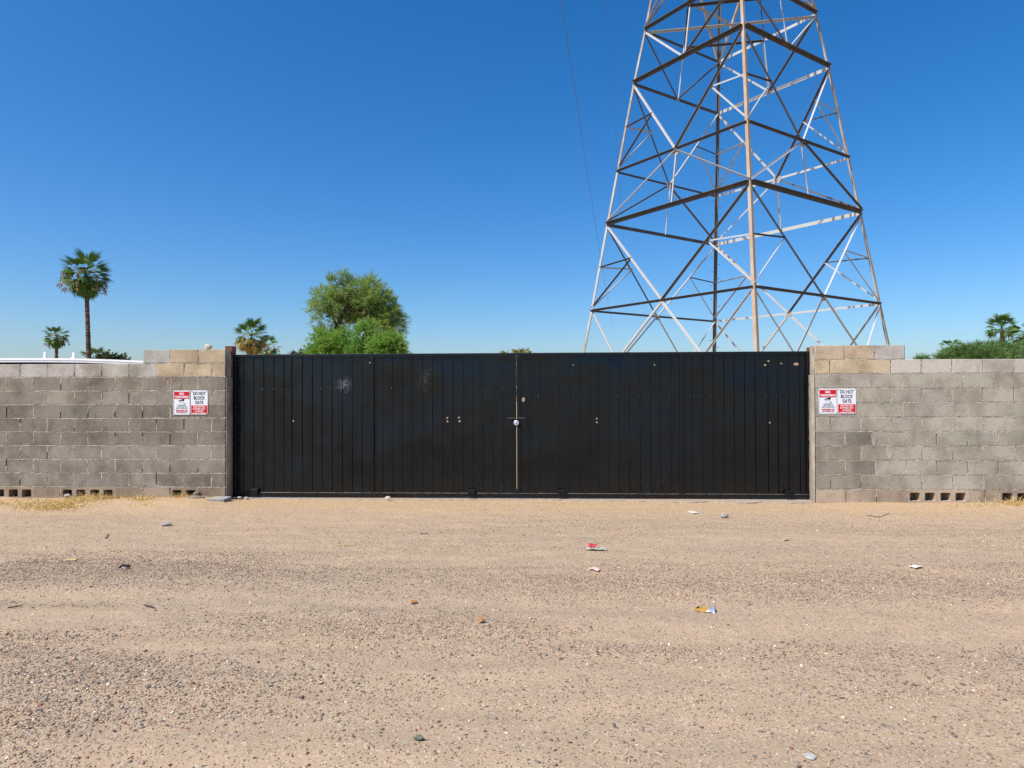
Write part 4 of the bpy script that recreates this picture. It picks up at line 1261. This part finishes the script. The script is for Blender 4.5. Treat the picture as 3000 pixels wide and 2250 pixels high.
# torn cup with red print
cp = crumple('torn_cup', 'torn grey cup with a red printed patch on the dirt', 1748, 1607, .20, .07, plain('dusty_plastic', (.36, .34, .29), .5, 0, .2, 30), 5, 'cup', -.12, .022)
c_ = on_ground(1731, 1607)
n, V, Fc = 6, [], []
for i in range(n):
    for j in range(4):
        V.append((-.045 + .09*i/(n-1) + .012*j, -.02 + .03*j, .030 + .022*math.sin(j*.9) + .005*math.sin(i*1.7)))
for i in range(n-1):
    for j in range(3): Fc.append((i*4+j, i*4+4+j, i*4+5+j, i*4+1+j))
obj('red_patch', mesh('red_patch', V, Fc, M_PAPERR), cp, (-.05, 0, 0))
crumple('paper_strip', 'pink and white paper strip lying on the gravel', 1742, 1669, .10, .045, M_PAPERP, 6, 'paper', -.6, .02, 6)
crumple('plastic_scrap', 'white oval scrap on the dirt before the right gate leaf', 2031, 1503, .085, .13, M_PAPER, 7, 'scrap', .3, .005)
crumple('paper_scrap', 'torn white paper scrap on the gravel right of the can', 2684, 1665, .09, .07, M_PAPER, 8, 'paper', .4, .018)
crumple('card_scrap', 'tan cardboard scrap on the dirt at left', 207, 1641, .10, .06, M_STRAW, 9, 'scrap', .1, .008)
crumple('dark_scrap', 'bent black scrap on the gravel at left', 366, 1668, .085, .045, M_GLASSK, 10, 'scrap', .1, .035, 5)
crumple('dry_leaf', 'orange dry leaf on the gravel left of the gate middle', 1212, 1761, .05, .035, M_LEAFO, 12, 'leaf', .2, .02, 5)
crumple('dry_leaf', 'curled orange dry leaf on the gravel below the gate middle', 1411, 1823, .035, .04, M_LEAFO, 13, 'leaf', .9, .03, 5)
crumple('dry_leaf', 'yellow dry leaf on the dirt before the right wall', 2303, 1587, .05, .04, M_STRAW, 14, 'leaf', .2, .02, 5)
p = on_ground(2373, 2218)
lid = tag(empty('plastic_disc', (p.x, p.y, float(zg(p.x, p.y)) + .004)), 'small round translucent plastic piece at the bottom of the lot', 'plastic piece')
MB().tube([(0, 0, 0), (0, 0, .006)], [.024, .023], 20).build('rim', M_PLASTIC, lid)
MB().tube([(0, 0, .0062), (0, 0, .0075)], [.018, .017], 20).build('dome', M_PLASTIC, lid)
def stick(pix, label, r, mat=M_STICK):
    pts = [on_ground(*q) for q in pix]
    pts = [Vector((q.x, q.y, float(zg(q.x, q.y)) + r * 1.1 + .004)) for q in pts]
    o = pts[0].copy()
    # a few bends and a side spur
    pp = []
    for i in range(len(pts) - 1):
        for t in (0, .35, .7): pp.append(pts[i].lerp(pts[i+1], t) + Vector((0, random.uniform(-.004, .004), random.uniform(0, .003))) - o)
    pp.append(pts[-1] - o)
    s = MB().tube(pp, [r * (1 - .5 * i / len(pp)) for i in range(len(pp))], 6)
    k = len(pp) // 2
    s.tube([pp[k], pp[k] + Vector((.012, .014, .008))], [r*.5, r*.3], 5)
    tag(s.build('stick', mat, None, o, smooth=True), label, 'stick', 'sticks on the ground')
random.seed(3)
stick([(24, 1783), (45, 1780), (66, 1775)], 'dark stick on the gravel at the left edge', .006)
stick([(423, 1771), (440, 1775), (453, 1780)], 'short dark stick on the gravel left of the gate', .006)
stick([(309, 1577), (313, 1573), (319, 1566)], 'curved grey stick standing out of the dirt at left', .006)
stick([(984, 1596), (1010, 1596), (1040, 1597)], 'straw stalk on the dirt before the left gate leaf', .004, M_STRAW)
stick([(1230, 1567), (1255, 1566)], 'thin dark twig on the dirt before the gate middle', .005)
stick([(2366, 2196), (2390, 2210), (2420, 2236)], 'straw stalk beside the round plastic piece', .0025, M_STRAW)
stick([(2540, 1513), (2575, 1517), (2600, 1512), (2606, 1506)], 'curved twig on the dirt before the right wall', .004)

# dry grass along the wall feet
rng = np.random.default_rng(77)
tufts = []
def tuft_px(px, py, n, spread, h):
    p = on_ground(px, py, .04); tufts.append((p.x, min(p.y, -.02), n, spread, h))
for px, py, n, s, h in ((40, 1468, 60, .12, .08), (75, 1476, 110, .14, .09), (95, 1478, 140, .16, .10), (115, 1480, 200, .20, .12), (135, 1478, 220, .2, .12), (155, 1484, 220, .2, .12), (178, 1480, 200, .18, .12), (200, 1478, 220, .18, .13), (222, 1470, 180, .18, .13),
                       (245, 1466, 150, .16, .14), (265, 1462, 120, .14, .13), (290, 1458, 120, .10, .16), (310, 1457, 120, .12, .12), (350, 1460, 90, .12, .10), (417, 1464, 130, .10, .12), (430, 1462, 90, .10, .10), (545, 1457, 130, .09, .10), (560, 1456, 110, .09, .10), (600, 1461, 40, .1, .06), (420, 1478, 60, .10, .06), (10, 1475, 90, .10, .09),
                       (2880, 1478, 50, .10, .08), (2960, 1474, 110, .14, .13), (2985, 1472, 160, .12, .16), (2800, 1480, 30, .1, .06), (2860, 1479, 50, .15, .05)):
    tuft_px(px, py, n, s, h)
Cs, Ds, Ls, Ws = [], [], [], []
for x, y, n, s, h in tufts:
    bx = x + rng.normal(0, s, n); by = np.minimum(y + rng.normal(0, s * .55, n), -.012)
    d = np.stack([rng.normal(0, .9, n), rng.normal(-.1, .75, n), rng.uniform(.25, 1.3, n)], -1); d /= np.linalg.norm(d, axis=1, keepdims=True)
    Cs.append(np.stack([bx, by, zg(bx, by) - .004], -1)); Ds.append(d); Ls.append(h * rng.uniform(.4, 1.35, n)); Ws.append(rng.uniform(.003, .0065, n))
V, F = strands(np.concatenate(Cs), np.concatenate(Ds), np.concatenate(Ls), np.concatenate(Ws), rng, None, '', .5)
tag(obj('dry_grass', fast_mesh('dry_grass', V, F, M_GRASS)), 'dry yellow grass along the foot of the walls', 'grass', None, 'stuff')
